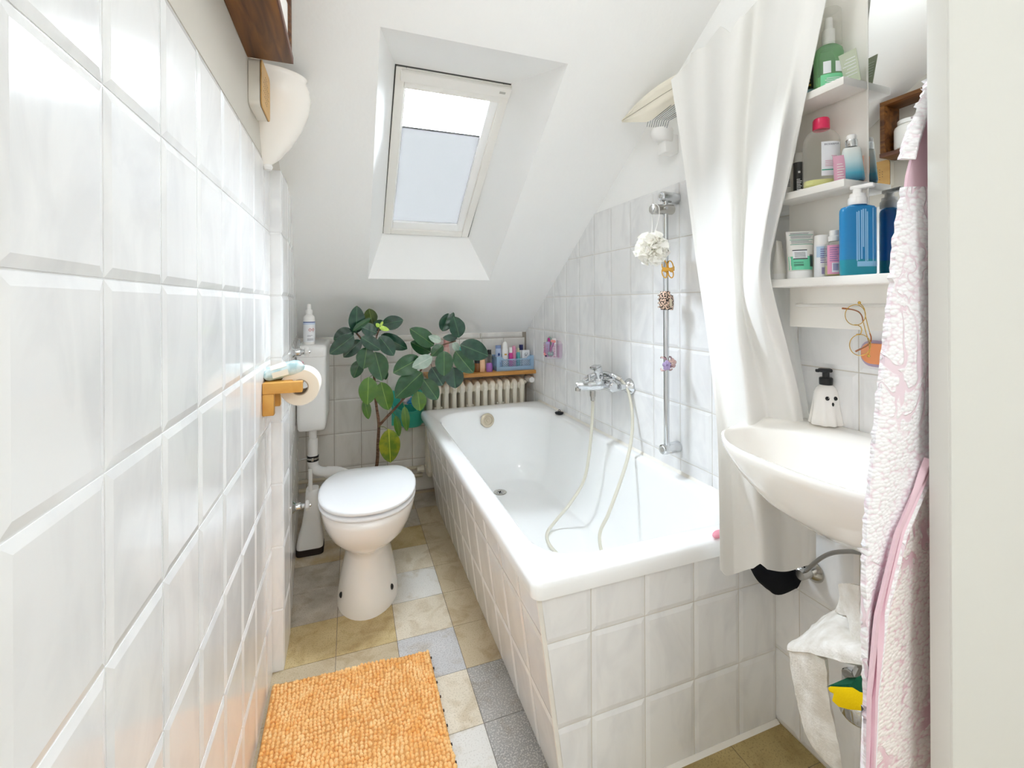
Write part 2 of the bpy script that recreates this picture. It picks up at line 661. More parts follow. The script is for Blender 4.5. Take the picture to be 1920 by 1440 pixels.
spm(mb, x1 - .058, x1 - .034, YT + .017, YT + .024, -.0310, -.029, 0)
mb.build('type_plate', mat('grey_type_plate', '#b9b7b1', .4), hb, 0)
mb = MB()
spm(mb, x0 + .045, x1 - .06, YT + .05, YD - .05, .019, .023, 0)
mb.build('pane', M['glass'], win, 0)
mb = MB()
spm(mb, x0 + .046, x1 - .0655, 1.860, YD - .055, .0130, .0136, 0)
spm(mb, x0 + .046, x1 - .0655, 1.860, 1.866, .0120, .0146, 0)
mb.build('blind', M['blind'], win, 0)

# ---- floor of 20 cm tiles
def terr(name, c1, c2, s1, sp1, sp2, rough=.45):
    m = mat(name, c1, rough)
    v = coords(m)
    n1 = nd(m, 'ShaderNodeTexNoise'); n1.inputs['Scale'].default_value = s1; n1.inputs['Detail'].default_value = 5
    n2 = nd(m, 'ShaderNodeTexNoise'); n2.inputs['Scale'].default_value = 230; n2.inputs['Detail'].default_value = 2
    lk(m, v, n1.inputs['Vector']); lk(m, v, n2.inputs['Vector'])
    r1 = nd(m, 'ShaderNodeValToRGB'); r1.color_ramp.elements[0].position = .35; r1.color_ramp.elements[1].position = .65
    r1.color_ramp.elements[0].color = lin(c1); r1.color_ramp.elements[1].color = lin(c2)
    r2 = nd(m, 'ShaderNodeValToRGB'); r2.color_ramp.elements[0].position = sp1; r2.color_ramp.elements[1].position = sp1 + .12
    r2.color_ramp.elements[0].color = (0, 0, 0, 1); r2.color_ramp.elements[1].color = (1, 1, 1, 1)
    lk(m, n1.outputs['Fac'], r1.inputs['Fac']); lk(m, n2.outputs['Fac'], r2.inputs['Fac'])
    mx = nd(m, 'ShaderNodeMixRGB'); mx.inputs['Color2'].default_value = lin(sp2)
    sc = nd(m, 'ShaderNodeMath', operation='MULTIPLY'); sc.inputs[1].default_value = .75
    lk(m, r2.outputs['Color'], sc.inputs[0]); lk(m, sc.outputs[0], mx.inputs['Fac'])
    lk(m, r1.outputs['Color'], mx.inputs['Color1'])
    # worn, stained patches
    n3 = nd(m, 'ShaderNodeTexNoise'); n3.inputs['Scale'].default_value = 13; n3.inputs['Detail'].default_value = 6; n3.inputs['Distortion'].default_value = .8
    lk(m, v, n3.inputs['Vector'])
    r3 = nd(m, 'ShaderNodeValToRGB'); r3.color_ramp.elements[0].position = .50; r3.color_ramp.elements[1].position = .66
    r3.color_ramp.elements[0].color = (0, 0, 0, 1); r3.color_ramp.elements[1].color = (.42, .42, .42, 1)
    lk(m, n3.outputs['Fac'], r3.inputs['Fac'])
    m3 = nd(m, 'ShaderNodeMixRGB', blend_type='MULTIPLY'); m3.inputs['Color2'].default_value = lin('#c9b58e')
    lk(m, r3.outputs['Color'], m3.inputs['Fac']); lk(m, mx.outputs['Color'], m3.inputs['Color1'])
    lk(m, m3.outputs['Color'], bsdf(m).inputs['Base Color'])
    return m

def tone(r, g, b):
    """8 bit display values to a linear colour"""
    return tuple((x / 255 / 12.92) if x <= 10 else ((x / 255 + .055) / 1.055) ** 2.4 for x in (r, g, b)) + (1,)

FM = [terr('ochre_floor_tile', tone(188, 166, 120), tone(204, 186, 142), 6, .52, tone(166, 145, 104)),
      terr('dark_grey_terrazzo_tile', tone(150, 149, 147), tone(163, 161, 158), 6, .50, tone(206, 203, 199)),
      terr('light_grey_floor_tile', tone(212, 210, 205), tone(220, 218, 213), 5, .55, tone(193, 189, 182)),
      terr('beige_floor_tile', tone(210, 200, 180), tone(220, 211, 194), 5, .53, tone(188, 177, 156)),
      terr('tan_floor_tile', tone(188, 173, 146), tone(199, 185, 158), 6, .54, tone(170, 154, 124)),
      terr('stained_grey_floor_tile', tone(172, 163, 150), tone(202, 194, 182), 9, .55, tone(154, 143, 124)),
      terr('blue_grey_terrazzo_tile', tone(192, 192, 193), tone(203, 202, 202), 6, .50, tone(164, 163, 165)),
      terr('stained_beige_floor_tile', tone(186, 162, 120), tone(212, 203, 186), 11, .55, tone(174, 159, 130)),
      terr('olive_floor_tile', tone(160, 140, 90), tone(180, 160, 110), 8, .54, tone(136, 118, 76)),
      mat('floor_joint', tone(117, 109, 98), .8)]
fx = [-.213 + .2 * i for i in range(0, 10)]        # joints in x: -.213 ... .187 .387 .587
fy = [1.21 + .2 * i for i in range(-12, 10)]
TM = {  # (column of x start, row of y start) -> material
    (.187, 1.61): 0, (-.013, 1.61): 0, (.387, 1.61): 3, (.587, 1.61): 4,
    (.187, 1.41): 4, (-.013, 1.41): 4, (.387, 1.41): 6, (.587, 1.41): 4,
    (.387, 1.21): 3, (.587, 1.21): 1, (.387, 1.01): 2, (.587, 1.01): 1, (.587, .81): 1, (.387, .81): 2,
    (-.013, 1.81): 5, (.187, 1.81): 5, (.387, 1.81): 2, (.587, 1.81): 4,
    (-.013, 2.01): 5, (.187, 2.01): 3, (.387, 2.01): 3, (.587, 2.01): 4,
    (-.013, 2.21): 7, (.187, 2.21): 7, (.387, 2.21): 0, (.587, 2.21): 4,
    (.987, .81): 8, (1.187, .81): 8, (.787, .81): 8, (.987, .61): 8, (1.187, .61): 8, (.787, .61): 8}
mb = MB()
mb.mi = 9
mb.box(-.3, 1.6, -1.2, YB + .1, -.06, -.0012)
for i in range(len(fx) - 1):
    for j in range(len(fy) - 1):
        k = (round(fx[i], 3), round(fy[j], 2))
        mb.mi = TM.get(k, rnd.choice((4, 3, 5)))
        g_ = .0009
        mb.box(fx[i] + g_, fx[i + 1] - g_, fy[j] + g_, fy[j + 1] - g_, -.01, rnd.uniform(-.0003, .0001))
mb.clip(Vector((0, YB + .02, 0)), Vector((0, 1, 0)))
struct(mb.build('floor', FM, smooth=0, origin=(0, 0, 0)))
# ============================================================== BATHTUB
def rrect(x0, x1, y0, y1, rad, n=8):
    """rounded rectangle, same point count for every call; rad = radii at (x1,y1),(x0,y1),(x0,y0),(x1,y0)"""
    if not isinstance(rad, (tuple, list)):
        rad = [rad] * 4
    out = []
    for (cx, cy, sx, sy, a0), r in zip(((x1, y1, -1, -1, 0), (x0, y1, 1, -1, pi / 2), (x0, y0, 1, 1, pi), (x1, y0, -1, 1, 3 * pi / 2)), rad):
        for k in range(n + 1):
            a = a0 + pi / 2 * k / n
            out.append((cx + sx * r + r * cos(a), cy + sy * r + r * sin(a)))
    return out


tub = thing('bathtub', 'white enamelled bathtub with white tiled sides along the right wall', 'bathtub', (.99, 1.77, 0))
RZ = .56
mb = MB()
rings = []
def ring(x0, x1, y0, y1, r, z):
    rings.append([Vector((x, y, z)) for x, y in rrect(x0, x1, y0, y1, r, 10)])
OX0, OX1, OY0, OY1 = .617, 1.3645, .910, 2.615
ring(OX0 + .012, OX1, OY0 + .012, OY1, .02, .520)
ring(OX0 + .001, OX1, OY0 + .001, OY1, .024, .520)
ring(OX0, OX1, OY0, OY1, .025, .526)
ring(OX0, OX1, OY0, OY1, .025, .545)
ring(OX0 + .003, OX1, OY0 + .003, OY1, .024, .555)
ring(OX0 + .010, OX1 - .002, OY0 + .010, OY1 - .002, .022, .560)
ring(OX0 + .030, OX1 - .012, OY0 + .035, OY1 - .02, .03, .561)
ix0, ix1, iy0, iy1, ir = .684, 1.318, .992, 2.515, (.19, .19, .12, .12)
ring(ix0 - .010, ix1 + .010, iy0 - .010, iy1 + .010, tuple(r + .01 for r in ir), .559)
ring(ix0 - .003, ix1 + .003, iy0 - .003, iy1 + .003, ir, .555)
ring(ix0 + .002, ix1 - .002, iy0 + .003, iy1 - .002, ir, .545)
fx0, fx1, fy0, fy1, fr = .770, 1.235, 1.300, 2.400, (.12, .12, .12, .12)
for t in (.06, .2, .4, .6, .75, .86, .93, .97, 1.0):
    # t: fraction of the drop; wall leans, then rounds into the floor
    z = .545 - t * .380
    k = t * .62 if t < .75 else .465 + (.535) * ((t - .75) / .25) ** 1.7
    ring(lerp(ix0, fx0, k), lerp(ix1, fx1, k), lerp(iy0, fy0, k), lerp(iy1, fy1, k), tuple(lerp(a, b, k) for a, b in zip(ir, fr)), z)
ring(.86, 1.15, 1.5, 2.25, .1, .162)
ring(.97, 1.03, 1.9, 2.1, .02, .161)
mb.rings(rings, True, False, True)
mb.build('basin', M['enamel'], tub, 50)

mb = MB()
mb.mi = 1
mb.rings([[Vector((.709 - .131 * z, .9336, z)), Vector((W, .9336, z)), Vector((W, 2.60, z)), Vector((.709 - .131 * z, 2.60, z))] for z in (0., .521)], True, False, False)
t = MB()
zz = [-.0022, .2, .4022, .523]
tiles(t, (0, .9336, 0), (1, 0, 0), (0, 0, 1), [.6205, .7725, .9245, 1.0765, 1.2285, W - .001], zz, seed=21)
t.clip(Vector((.7105, 0, 0)), Vector((-1, 0, -.131)))
me = bpy.data.meshes.new('tmp'); t.bm.to_mesh(me); mb.bm.from_mesh(me); bpy.data.meshes.remove(me); t.bm.free()
t = MB()
Vv = Vector((-.131, 0, 1)).normalized()
tiles(t, (.7092, 0, 0), (0, -1, 0), Vv, [-2.6] + [-(.9405 + TW * i) for i in range(10, -1, -1)], [z * 1.0085 for z in zz], seed=22)
me = bpy.data.meshes.new('tmp'); t.bm.to_mesh(me); mb.bm.from_mesh(me); bpy.data.meshes.remove(me); t.bm.free()
mb.clip(Vector((0, 0, .5215)), Vector((0, 0, 1)))
mb.clip(Vector((0, 0, .0)), Vector((0, 0, -1)))
mb.build('tiled_surround', [M['tile'], M['grout']], tub, 0)
mb = MB()
mb.prism([(.700, .9312, .0), (.7105, .9312, 0), (.7105 - .131 * .52, .9312, .52), (.700 - .131 * .52, .9312, .52)], (0, .004, 0))
mb.build('corner_joint', M['silicone'], tub, 0)
mb = MB()
mb.prism([(1.353, .95, .559), (W + .001, .95, .559), (W + .001, .95, .570)], (0, 1.66, 0))
mb.prism([(.71, .931, 0), (.71, .921, 0), (.71, .931, .007)], (W - .71, 0, 0))
mb.build('silicone_joint', M['silicone'], tub, 0)
# drain and overflow
mb = MB()
mb.lathe([(.0, .1612), (.014, .1612), (.016, .1625), (.020, .1645), (.026, .1655), (.034, .1650), (.037, .1625)], (.992, 2.285, 0), 28)
dr = mb.build('drain', M['chrome2'], tub)
mb = MB()
mb.lathe([(.0, .1650), (.008, .1662), (.0085, .1632)], (.992, 2.285, 0), 14)
for k in range(6):
    a = k * pi / 3
    mb.sphere((.992 + .0145 * cos(a), 2.285 + .0145 * sin(a), .163), (.003, .003, .002), 8, 5)
mb.build('drain_screw', M['black'], dr)
M['oldnickel'] = mat('yellowed_plastic_chrome', '#cfc3ad', .25, .35)
ov = Matrix.Rotation(radians(80), 3, 'X')
mb = MB()
mb.lathe([(.0, -.004), (.039, -.004), (.041, .002), (.040, .006), (.034, .010), (.027, .010), (.025, .006), (.0, .006)], (.985, 2.4935, .5), 28, mtx=ov)
of = mb.build('overflow', M['oldnickel'], tub)
mb = MB()
mb.lathe([(.0, .010), (.010, .012), (.018, .012), (.0185, .006)], (.985, 2.4935, .5), 24, mtx=ov)
mb.lathe([(.0, .016), (.008, .0155), (.009, .011)], (.985, 2.4935, .5), 20, mtx=ov)
mb.build('overflow_cap', M['oldnickel'], of)

# ================================================================ TOILET
toi = thing('toilet', 'white floor standing toilet with its round lid closed', 'toilet', (.305, 1.95, 0))
A = Vector((-.088, -.996, 0)); B = Vector((.996, -.088, 0))
def tl(c, hf, hb, hw, z, n=40, sq=.0, flatback=0.):
    """egg-shaped ring: half length to the front hf, to the back hb, half width hw"""
    out = []
    for k in range(n):
        a = 2 * pi * k / n
        ca, sa = cos(a), sin(a)
        e = 1 - sq
        u = (abs(ca) ** e) * (1 if ca > 0 else -1)
        v = (abs(sa) ** e) * (1 if sa > 0 else -1)
        L = hf if u > 0 else hb
        uu = u * L
        if flatback and uu < -hb * flatback:
            uu = -hb * flatback - (-uu - hb * flatback) * .25
        out.append(Vector((c[0], c[1], z)) + A * uu + B * (v * hw))
    return out
C0 = (.305, 1.93)
mb = MB()
rg = [((.302, 1.935), .180, .19, .120, .0), ((.302, 1.935), .178, .19, .118, .02), ((.302, 1.935), .166, .19, .108, .09),
      ((.303, 1.94), .152, .19, .093, .16), ((.303, 1.94), .145, .19, .084, .20), ((.304, 1.94), .150, .19, .083, .225),
      ((.304, 1.93), .168, .19, .100, .245), ((.305, 1.92), .195, .20, .128, .268), ((.306, 1.91), .222, .21, .152, .300), ((.306, 1.905), .240, .215, .168, .34),
      ((.306, 1.90), .248, .22, .178, .38), ((.306, 1.90), .247, .22, .180, .400), ((.306, 1.90), .240, .215, .176, .407)]
mb.rings([tl(c, a, b, w, z) for c, a, b, w, z in rg])
mb.build('bowl', M['porcelain'], toi, 60)
mb = MB()
c = (.305, 1.905)
def seat_rings(c, hf, hb, hw, z0, z1, tilt=0., r=.006):
    out = []
    for d, z in ((.008, z0), (.001, z0 + r * .5), (0, z0 + r), (0, z1 - r), (.002, z1 - r * .4), (.009, z1)):
        ring_ = tl(c, hf - d, hb - d, hw - d, z, sq=.10, flatback=.80)
        for p in ring_:
            p.z += tilt * -(p - Vector((c[0], c[1], 0))).dot(A)
        out.append(ring_)
    return out
mb.rings(seat_rings(c, .247, .215, .186, .412, .4275, .012))
mb.build('seat', M['seatplastic'], toi, 50)
mb = MB()
r_ = seat_rings(c, .247, .215, .187, .4365, .4540, .025)
for q, zz_ in ((.05, .0014), (.11, .002), (.17, .0022)):
    ring_ = tl(c, .247 - q, .215 - q, .187 - q, .454 + zz_, sq=.10, flatback=.80)
    for p in ring_:
        p.z += .025 * -(p - Vector((c[0], c[1], 0))).dot(A)
    r_.append(ring_)
mb.rings(r_)
mb.build('lid', M['seatplastic'], toi, 50)
for s in (-1, 1):
    p = Vector((c[0], c[1], .43)) - A * .21 + B * (s * .075)
    mb = MB()
    mb.tube([p - B * .02, p + B * .02], .011, 10)
    mb.build('hinge', M['chrome2'], toi)
for s, dz in ((-1, 0), (1, 0)):
    mb = MB()
    p = Vector((.302, 1.935, .058)) + A * (.095) + B * (s * .094)
    n = (B * s + A * .55).normalized()
    mb.sphere(p + n * .001, (.007, .007, .012), 10, 6)
    mb.build('bolt_hole', M['black'], toi)

# ============================================================== CISTERN
cis = thing('cistern', 'white plastic wall mounted cistern in the far left corner', 'cistern', (.06, 2.57, .56))
mb = MB()
ca, cb = (-.008, 2.36), (.124, 2.775)
def cis_ring(d, z, e=0.):
    return [Vector((x, y, z)) for x, y in rrect(ca[0] + d - e, cb[0] - d + e, ca[1] + d - e, cb[1] - d + e, .018, 5)]
mb.rings([cis_ring(.022, .563), cis_ring(.008, .567), cis_ring(.003, .578), cis_ring(0.001, .62), cis_ring(0, .9), cis_ring(0, .925)])
mb.build('tank', M['plastic'], cis, 50)
mb = MB()
mb.rings([cis_ring(0, .926, .002), cis_ring(0, .93, .004), cis_ring(0, .968, .004), cis_ring(.004, .978, .004), cis_ring(.014, .983, .004)])
mb.build('lid', M['plastic'], cis, 50)
mb = MB()
fp = [(.058, 2.44, .565), (.058, 2.44, .50), (.058, 2.44, .45)]
mb.tube(fp, .019, 20)
mb.tube([(.058, 2.44, .512), (.058, 2.44, .506)], .0225, 20)
mb.tube([(.058, 2.44, .506), (.058, 2.44, .420)], .0225, 20)
mb.tube(catmull([(.058, 2.44, .43), (.058, 2.44, .395), (.066, 2.435, .362), (.092, 2.42, .347), (.128, 2.40, .346)], 6), .0245, 20)
mb.tube(catmull([(.125, 2.402, .346), (.18, 2.365, .349), (.25, 2.26, .345), (.29, 2.15, .335), (.3, 2.10, .33)], 6), .028, 20)
pipe = mb.build('flush_pipe', M['plastic'], cis)
mb = MB()
for dz in (-.009, .009):
    mb.lathe([(.0225, -.004), (.0275, -.0045), (.0275, .0045), (.0225, .004)], (.058, 2.44, .413 + dz), 24)
mb.build('clamp_rubber', M['black'], pipe)
mb = MB()
mb.lathe([(.0225, -.006), (.027, -.006), (.027, .006), (.0225, .006)], (.058, 2.44, .413), 24)
mb.box(.052, .064, 2.405, 2.415, .405, .421, .002)
mb.tube([(.035, 2.44, .413), (-.022, 2.44, .408)], .004, 8)
mb.build('clamp_band', M['chrome2'], pipe)

# ============================================================ RADIATOR
rad = thing('radiator', 'cream cast iron column radiator behind the far end of the bathtub', 'radiator', (.98, 2.735, .15))
NS, P0, PW = 13, .660, .0493
mb0 = None
secs = []
for i in range(NS):
    x = P0 + PW * i + PW / 2
    mb = MB()
    for y in (2.688, 2.735, 2.782):
        # a column: a flattened tube
        mb.tube([(x, y, .16), (x, y, .185), (x, y, .62), (x, y, .66)], [.0145, .0155, .0155, .0150], 14, flat=1.0)
    # rounded heads joining the columns
    for z, s in ((.655, 1), (.18, -1)):
        n = 10
        rings = []
        for k in range(n + 1):
            yy = 2.669 + .132 * k / n
            e = sqrt(max(0, 1 - ((k / n - .5) * 2) ** 4))
            hz = .034 * e + .004
            hx = .0190 * (.6 + .4 * e)
            rings.append([Vector((x + hx * math.copysign(abs(cos(2 * pi * q / 20)) ** .7, cos(2 * pi * q / 20)), yy, z + s * .006 + hz * math.copysign(abs(sin(2 * pi * q / 20)) ** .8, sin(2 * pi * q / 20)))) for q in range(20)])
        mb.rings(rings)
    if i % 4 == 1:
        mb.box(x - .0245, x + .0245, 2.68, 2.692, .545, .557, .003)
    # hubs
    mb.box(x - .0246, x + .0246, 2.688, 2.782, .628, .678, .012, 3)
    mb.tube([(x - .0247, 2.735, .655), (x + .0247, 2.735, .655)], .021, 14)
    mb.tube([(x - .0247, 2.735, .18), (x + .0247, 2.735, .18)], .021, 14)
    mb.build('section', M['cream'], rad, 50)
mb = MB()
mb.tube([(1.300, 2.735, .664), (1.312, 2.735, .664)], .019, 8)
mb.tube([(1.312, 2.735, .664), (1.322, 2.735, .664)], .012, 12)
mb.build('end_plug', M['cream'], rad, 30)
val = thing('radiator_valve', 'white thermostat valve at the right end of the radiator', 'valve', (1.33, 2.72, .66))
mb = MB()
mb.tube([(1.322, 2.735, .666), (1.340, 2.735, .672)], .009, 12)
mb.build('union', M['oldnickel'], val)
mb = MB()
vm = Matrix.Translation((1.342, 2.755, .685)) @ Matrix.Rotation(radians(90), 4, 'X')
mb.lathe([(.0, -.03), (.014, -.03), (.016, .0), (.020, .006), (.021, .026), (.0195, .030), (.0195, .052), (.021, .056), (.0185, .078), (.017, .0825), (.0, .083)], (0, 0, 0), 24)
mb.xf(vm)
mb.build('thermostat_head', M['plastic'], val)
# heating pipes low along the back wall
for z, r, nm in ((.168, .011, 'cream heating pipe along the back wall, the upper of two'), (.118, .011, 'cream heating pipe along the back wall, the lower of two')):
    mb = MB()
    mb.tube([(-.05, 2.80, z), (.62, 2.80, z), (.655, 2.80, z)], r, 12)
    for x in (.02, .35):
        mb.tube([(x, 2.80, z), (x, 2.845, z)], .004, 6)
    tag(mb.build('heating_pipe', M['pipecream']), nm, 'pipe', 'heating pipes along the back wall')
mb = MB()
mb.tube([(.652, 2.735, .178), (.636, 2.735, .178)], .020, 8)
mb.tube([(.636, 2.735, .178), (.612, 2.735, .178)], .017, 12)
mb.build('lower_union', M['cream'], rad, 30)

# wooden board over the radiator
mb = MB()
mb.box(.668, W - .001, 2.655, YB - .003, .7275, .750, .003)
brd = tag(mb.build('radiator_shelf', M['oak']), 'honey coloured wooden board over the radiator', 'shelf')

# ============================================================ WASHBASIN
bas = thing('washbasin', 'white washbasin on the right wall beside the shower curtain', 'washbasin', (1.2, .62, .70))
mb = MB()
SY = .62
def basin_outline(sc=1., dx=0., dy=0., z=.87, xw=W - .002, n=48, zback=None):
    # closed outline, from the wall at the far corner around the front to the wall at the near corner
    pts = [(1.362, .80), (1.345, .865), (1.29, .893), (1.23, .895), (1.132, .872), (1.064, .826), (1.015, .75), (.998, .66), (.998, .58),
           (1.015, .49), (1.064, .414), (1.132, .368), (1.23, .345), (1.29, .345), (1.345, .375), (1.362, .44)]
    cx, cy = 1.19, .62
    q = catmull([Vector((x, y, 0)) for x, y in pts], 4)
    out = []
    for p in q:
        x = cx + (p.x - cx) * sc + dx
        y = cy + (p.y - cy) * sc + dy
        out.append(Vector((min(x, xw), y, z)))
    return out
def zr(ring_):   # the back ledge rises slightly to the wall
    for p in ring_:
        t = max(0, min(1, (p.x - 1.16) / .2))
        p.z += .010 * t
    return ring_
R = []
def under(fx, z, s, hy):
    """ring of the underside: front limit fx, half length scale s"""
    r_ = basin_outline(1., 0, 0, z)
    for p in r_:
        t = (1.362 - p.x) / (1.362 - .998)
        p.x = 1.362 - (1.362 - fx) * t
        p.y = .62 + (p.y - .62) * s
    return r_
R.append(under(1.25, .690, .25, 0))
R.append(under(1.17, .700, .40, 0))
R.append(under(1.11, .722, .56, 0))
R.append(under(1.06, .758, .72, 0))
R.append(under(1.025, .800, .86, 0))
R.append(under(1.006, .835, .95, 0))
R.append(under(.999, .852, .99, 0))
R.append(zr(basin_outline(1., z=.862)))
R.append(zr(basin_outline(.992, z=.868)))
R.append(zr(basin_outline(.975, z=.870)))
mb.rings(R, True, True, False)
# bowl: inner ring goes to an oval hole
n = len(R[-1])
last = R[-1]
def oval(a, b, cx, cy, z, pw=2.4):
    out = []
    for p in last:
        an = atan2((p.y - SY) / .28, (p.x - 1.19) / .19)
        c_, s_ = cos(an), sin(an)
        out.append(Vector((cx + a * (abs(c_) ** (2 / pw)) * (1 if c_ > 0 else -1), cy + b * (abs(s_) ** (2 / pw)) * (1 if s_ > 0 else -1), z)))
    return out
RR = [last, oval(.132, .240, 1.145, SY, .869), oval(.127, .234, 1.145, SY, .864), oval(.118, .220, 1.147, SY, .84), oval(.10, .18, 1.15, SY, .79), oval(.07, .12, 1.16, SY, .752), oval(.025, .03, 1.17, SY, .738)]
mb.rings(RR, True, False, True)
bmesh.ops.remove_doubles(mb.bm, verts=mb.bm.verts, dist=1e-5)
mb.build('bowl', M['porc2'], bas, 60)
mb = MB()
mb.lathe([(.0, .741), (.018, .742), (.023, .740), (.023, .736)], (1.17, .55, 0), 20)
mb.build('drain', M['chrome'], bas)
mb = MB()   # trap below, mostly hidden by cloth and towel
mb.tube([(1.17, .55, .735), (1.17, .55, .60)], .018, 16)
mb.tube(catmull([(1.17, .55, .60), (1.17, .55, .52), (1.162, .57, .48), (1.16, .585, .44)], 5), .0165, 16)
mb.lathe([(.0, .375), (.026, .378), (.031, .385), (.031, .40), (.033, .405), (.033, .415), (.026, .425), (.026, .455), (.018, .46)], (1.16, .585, 0), 24)
mb.tube(catmull([(1.17, .55, .50), (1.25, .545, .50), (W, .54, .49)], 5), .016, 14)
mb.build('trap', M['chrome'], bas)
# ================================================= LEFT WALL AND CORNER
# ---- dark box shelf high on the left wall
ws = thing('wall_shelf', 'dark stained wooden box shelf high on the left wall', 'shelf', (.04, 1.0, 1.804))
SX0, SX1 = -.0012, .100
def wb(name, y0, y1, z0, z1, m=M['walnut'], x0=SX0, x1=SX1):
    mb = MB(); mb.box(x0, x1, y0, y1, z0, z1, .0015)
    return mb.build(name, m, ws, 30)
wb('bottom_board', .62, 1.278, 1.804, 1.822)
wb('top_board', .62, 1.278, 2.026, 2.044)
wb('side_board', 1.260, 1.2779, 1.8225, 2.0255)
wb('side_board', .62, .638, 1.8225, 2.0255)
mb = MB(); mb.box(SX1 - .0005, SX1 + .0035, .62, 1.278, 1.8045, 1.8215, .001)
mb.build('front_edge', M['walnut_edge'], ws, 30)
for x in (.02, .06):
    mb = MB(); mb.lathe([(.0, 0), (.005, 0), (.0045, .0015), (.0, .0018)], (x, 1.05, 0), 12, mtx=Matrix.Rotation(0, 3, 'X'))
    mb.xf(Matrix.Translation((0, .1, 1.8215)))
    mb.build('screw', M['oldnickel'], ws)
# white jar standing on it
jar = thing('storage_jar', 'white lidded jar standing in the dark box shelf', 'jar', (.045, 1.195, 1.8225))
mb = MB()
mb.lathe([(.0, 0), (.048, 0), (.052, .004), (.053, .02), (.053, .085), (.050, .096), (.040, .104), (.036, .106)], (.047, 1.195, 1.8225), 28)
mb.build('body', M['porcelain'], jar)
mb = MB()
mb.lathe([(.036, .1065), (.041, .108), (.041, .122), (.039, .125), (.0, .126)], (.047, 1.195, 1.8225), 28)
mb.build('lid', M['plastic'], jar)

# ---- little white box with wooden front behind the shelf
bxm = thing('wall_box', 'small white box with a perforated wooden front under the dark shelf', 'wall box', (.012, 1.34, 1.69))
M['maple'] = wood('pale_maple', '#c79a58', '#d8ae6c', .45, (3, 3, 12), 3)
M['speakerwhite'] = mat('off_white_case', '#e9e5dc', .35)
def rbox(mb, x0, x1, y0, y1, z0, z1, r):
    a = [(y, z) for y, z in rrect(y0, y1, z0, z1, r, 5)]
    mb.rings([[Vector((x0, y, z)) for y, z in a], [Vector((x1, y, z)) for y, z in a]])
mb = MB(); rbox(mb, -.0005, .0255, 1.281, 1.404, 1.690, 1.810, .014)
mb.build('case', M['speakerwhite'], bxm, 30)
mb = MB(); rbox(mb, .0256, .0270, 1.2805, 1.4045, 1.6895, 1.8105, .014)
mb.build('edge_band', mat('dark_edge_band', '#5a4634', .5), bxm, 30)
mb = MB(); rbox(mb, .0271, .0300, 1.281, 1.404, 1.690, 1.810, .014)
fr_ = mb.build('front', M['maple'], bxm, 30)
mb = MB()
for i in range(7):
    for j in range(7):
        if (i - 3) ** 2 + (j - 3) ** 2 <= 10:
            mb.tube([(.0296, 1.3425 + (i - 3) * .011, 1.750 + (j - 3) * .011), (.0303, 1.3425 + (i - 3) * .011, 1.750 + (j - 3) * .011)], .0018, 6)
h_ = mb.build('grille_holes', M['black'], fr_, 0)
h_['kind'] = 'stuff'


# ---- frosted half-bowl wall lamp
M['opal'] = mat('opal_glass', '#f6f1ea', .25, trans=.0, emit='#fff3e6', es=.0)
lamp = thing('wall_lamp', 'white opal glass half bowl lamp on the left wall', 'lamp', (-.02, 1.49, 1.59))
mb = MB()
prof = [(.012, 1.592), (.022, 1.596), (.050, 1.616), (.084, 1.655), (.116, 1.705), (.138, 1.755), (.146, 1.795), (.143, 1.825), (.134, 1.845), (.131, 1.855), (.135, 1.862)]
n = 28
P = []
for r, z in prof:
    P.append([Vector((-.0012 + r * .89 * sin(pi * k / n), 1.49 - r * .56 * cos(pi * k / n), z)) for k in range(n + 1)])
mb.grid(P, .003)
mb.build('shade', M['opal'], lamp, 60)
mb = MB()
mb.lathe([(.0, 1.580), (.010, 1.582), (.014, 1.590), (.012, 1.597), (.0, 1.598)], (.010, 1.49, 0), 14)
mb.build('finial', M['plastic'], lamp)
mb = MB(); mb.box(-.0015, .009, 1.455, 1.525, 1.70, 1.80, .004)
mb.build('wall_plate', M['plastic'], lamp)

# ---- wooden paper holder
hol = thing('toilet_paper_holder', 'honey wooden toilet paper holder with a small shelf on the left wall', 'holder', (.03, 1.50, .80))
HX0 = .0006
mb = MB(); mb.box(HX0, .105, 1.44, 1.465, .9245, .9565, .0025); mb.build('arm', M['bamboo'], hol, 30)
mb = MB(); mb.box(HX0, .030, 1.44, 1.4655, .862, .9243, .0025); mb.build('upright', M['bamboo'], hol, 30)
mb = MB(); mb.box(HX0, .029, 1.57, 1.596, .862, .9243, .0025); mb.build('upright', M['bamboo'], hol, 30)
mb = MB(); mb.box(HX0, .075, 1.4652, 1.596, .944, .9563, .0025); mb.build('shelf_board', M['bamboo'], hol, 30)
mb = MB(); mb.tube([(.090, 1.4655, .9375), (.090, 1.60, .9375)], .008, 14); mb.build('rod', M['bamboo'], hol)
# roll
M['paper'] = mat('toilet_paper', '#f4efe6', .9, spec=.15)
M['paperend'] = mat('toilet_paper_end', '#eadfcd', .9, spec=.15)
M['cardboard'] = mat('grey_cardboard', '#a99a86', .9)
rol = thing('toilet_paper_roll', 'white toilet paper roll on the wooden holder', 'toilet paper', (.092, 1.545, .865))
rm = Matrix.Translation((.094, 1.487, .9315)) @ Matrix.Rotation(radians(-90), 4, 'X')
mb = MB()
mb.mi = 0
def band(r0, z0, r1, z1, mi):
    mb.mi = mi
    mb.rings([[Vector((r * cos(2 * pi * k / 36), r * sin(2 * pi * k / 36), z)) for k in range(36)] for r, z in ((r0, z0), (r1, z1))], True, False, False)
band(.0245, 0, .0535, 0, 1); band(.0535, 0, .0555, .002, 0); band(.0555, .002, .0555, .096, 0); band(.0555, .096, .0535, .098, 0); band(.0535, .098, .0245, .098, 1)
mb.xf(rm)
bmesh.ops.remove_doubles(mb.bm, verts=mb.bm.verts, dist=1e-6)
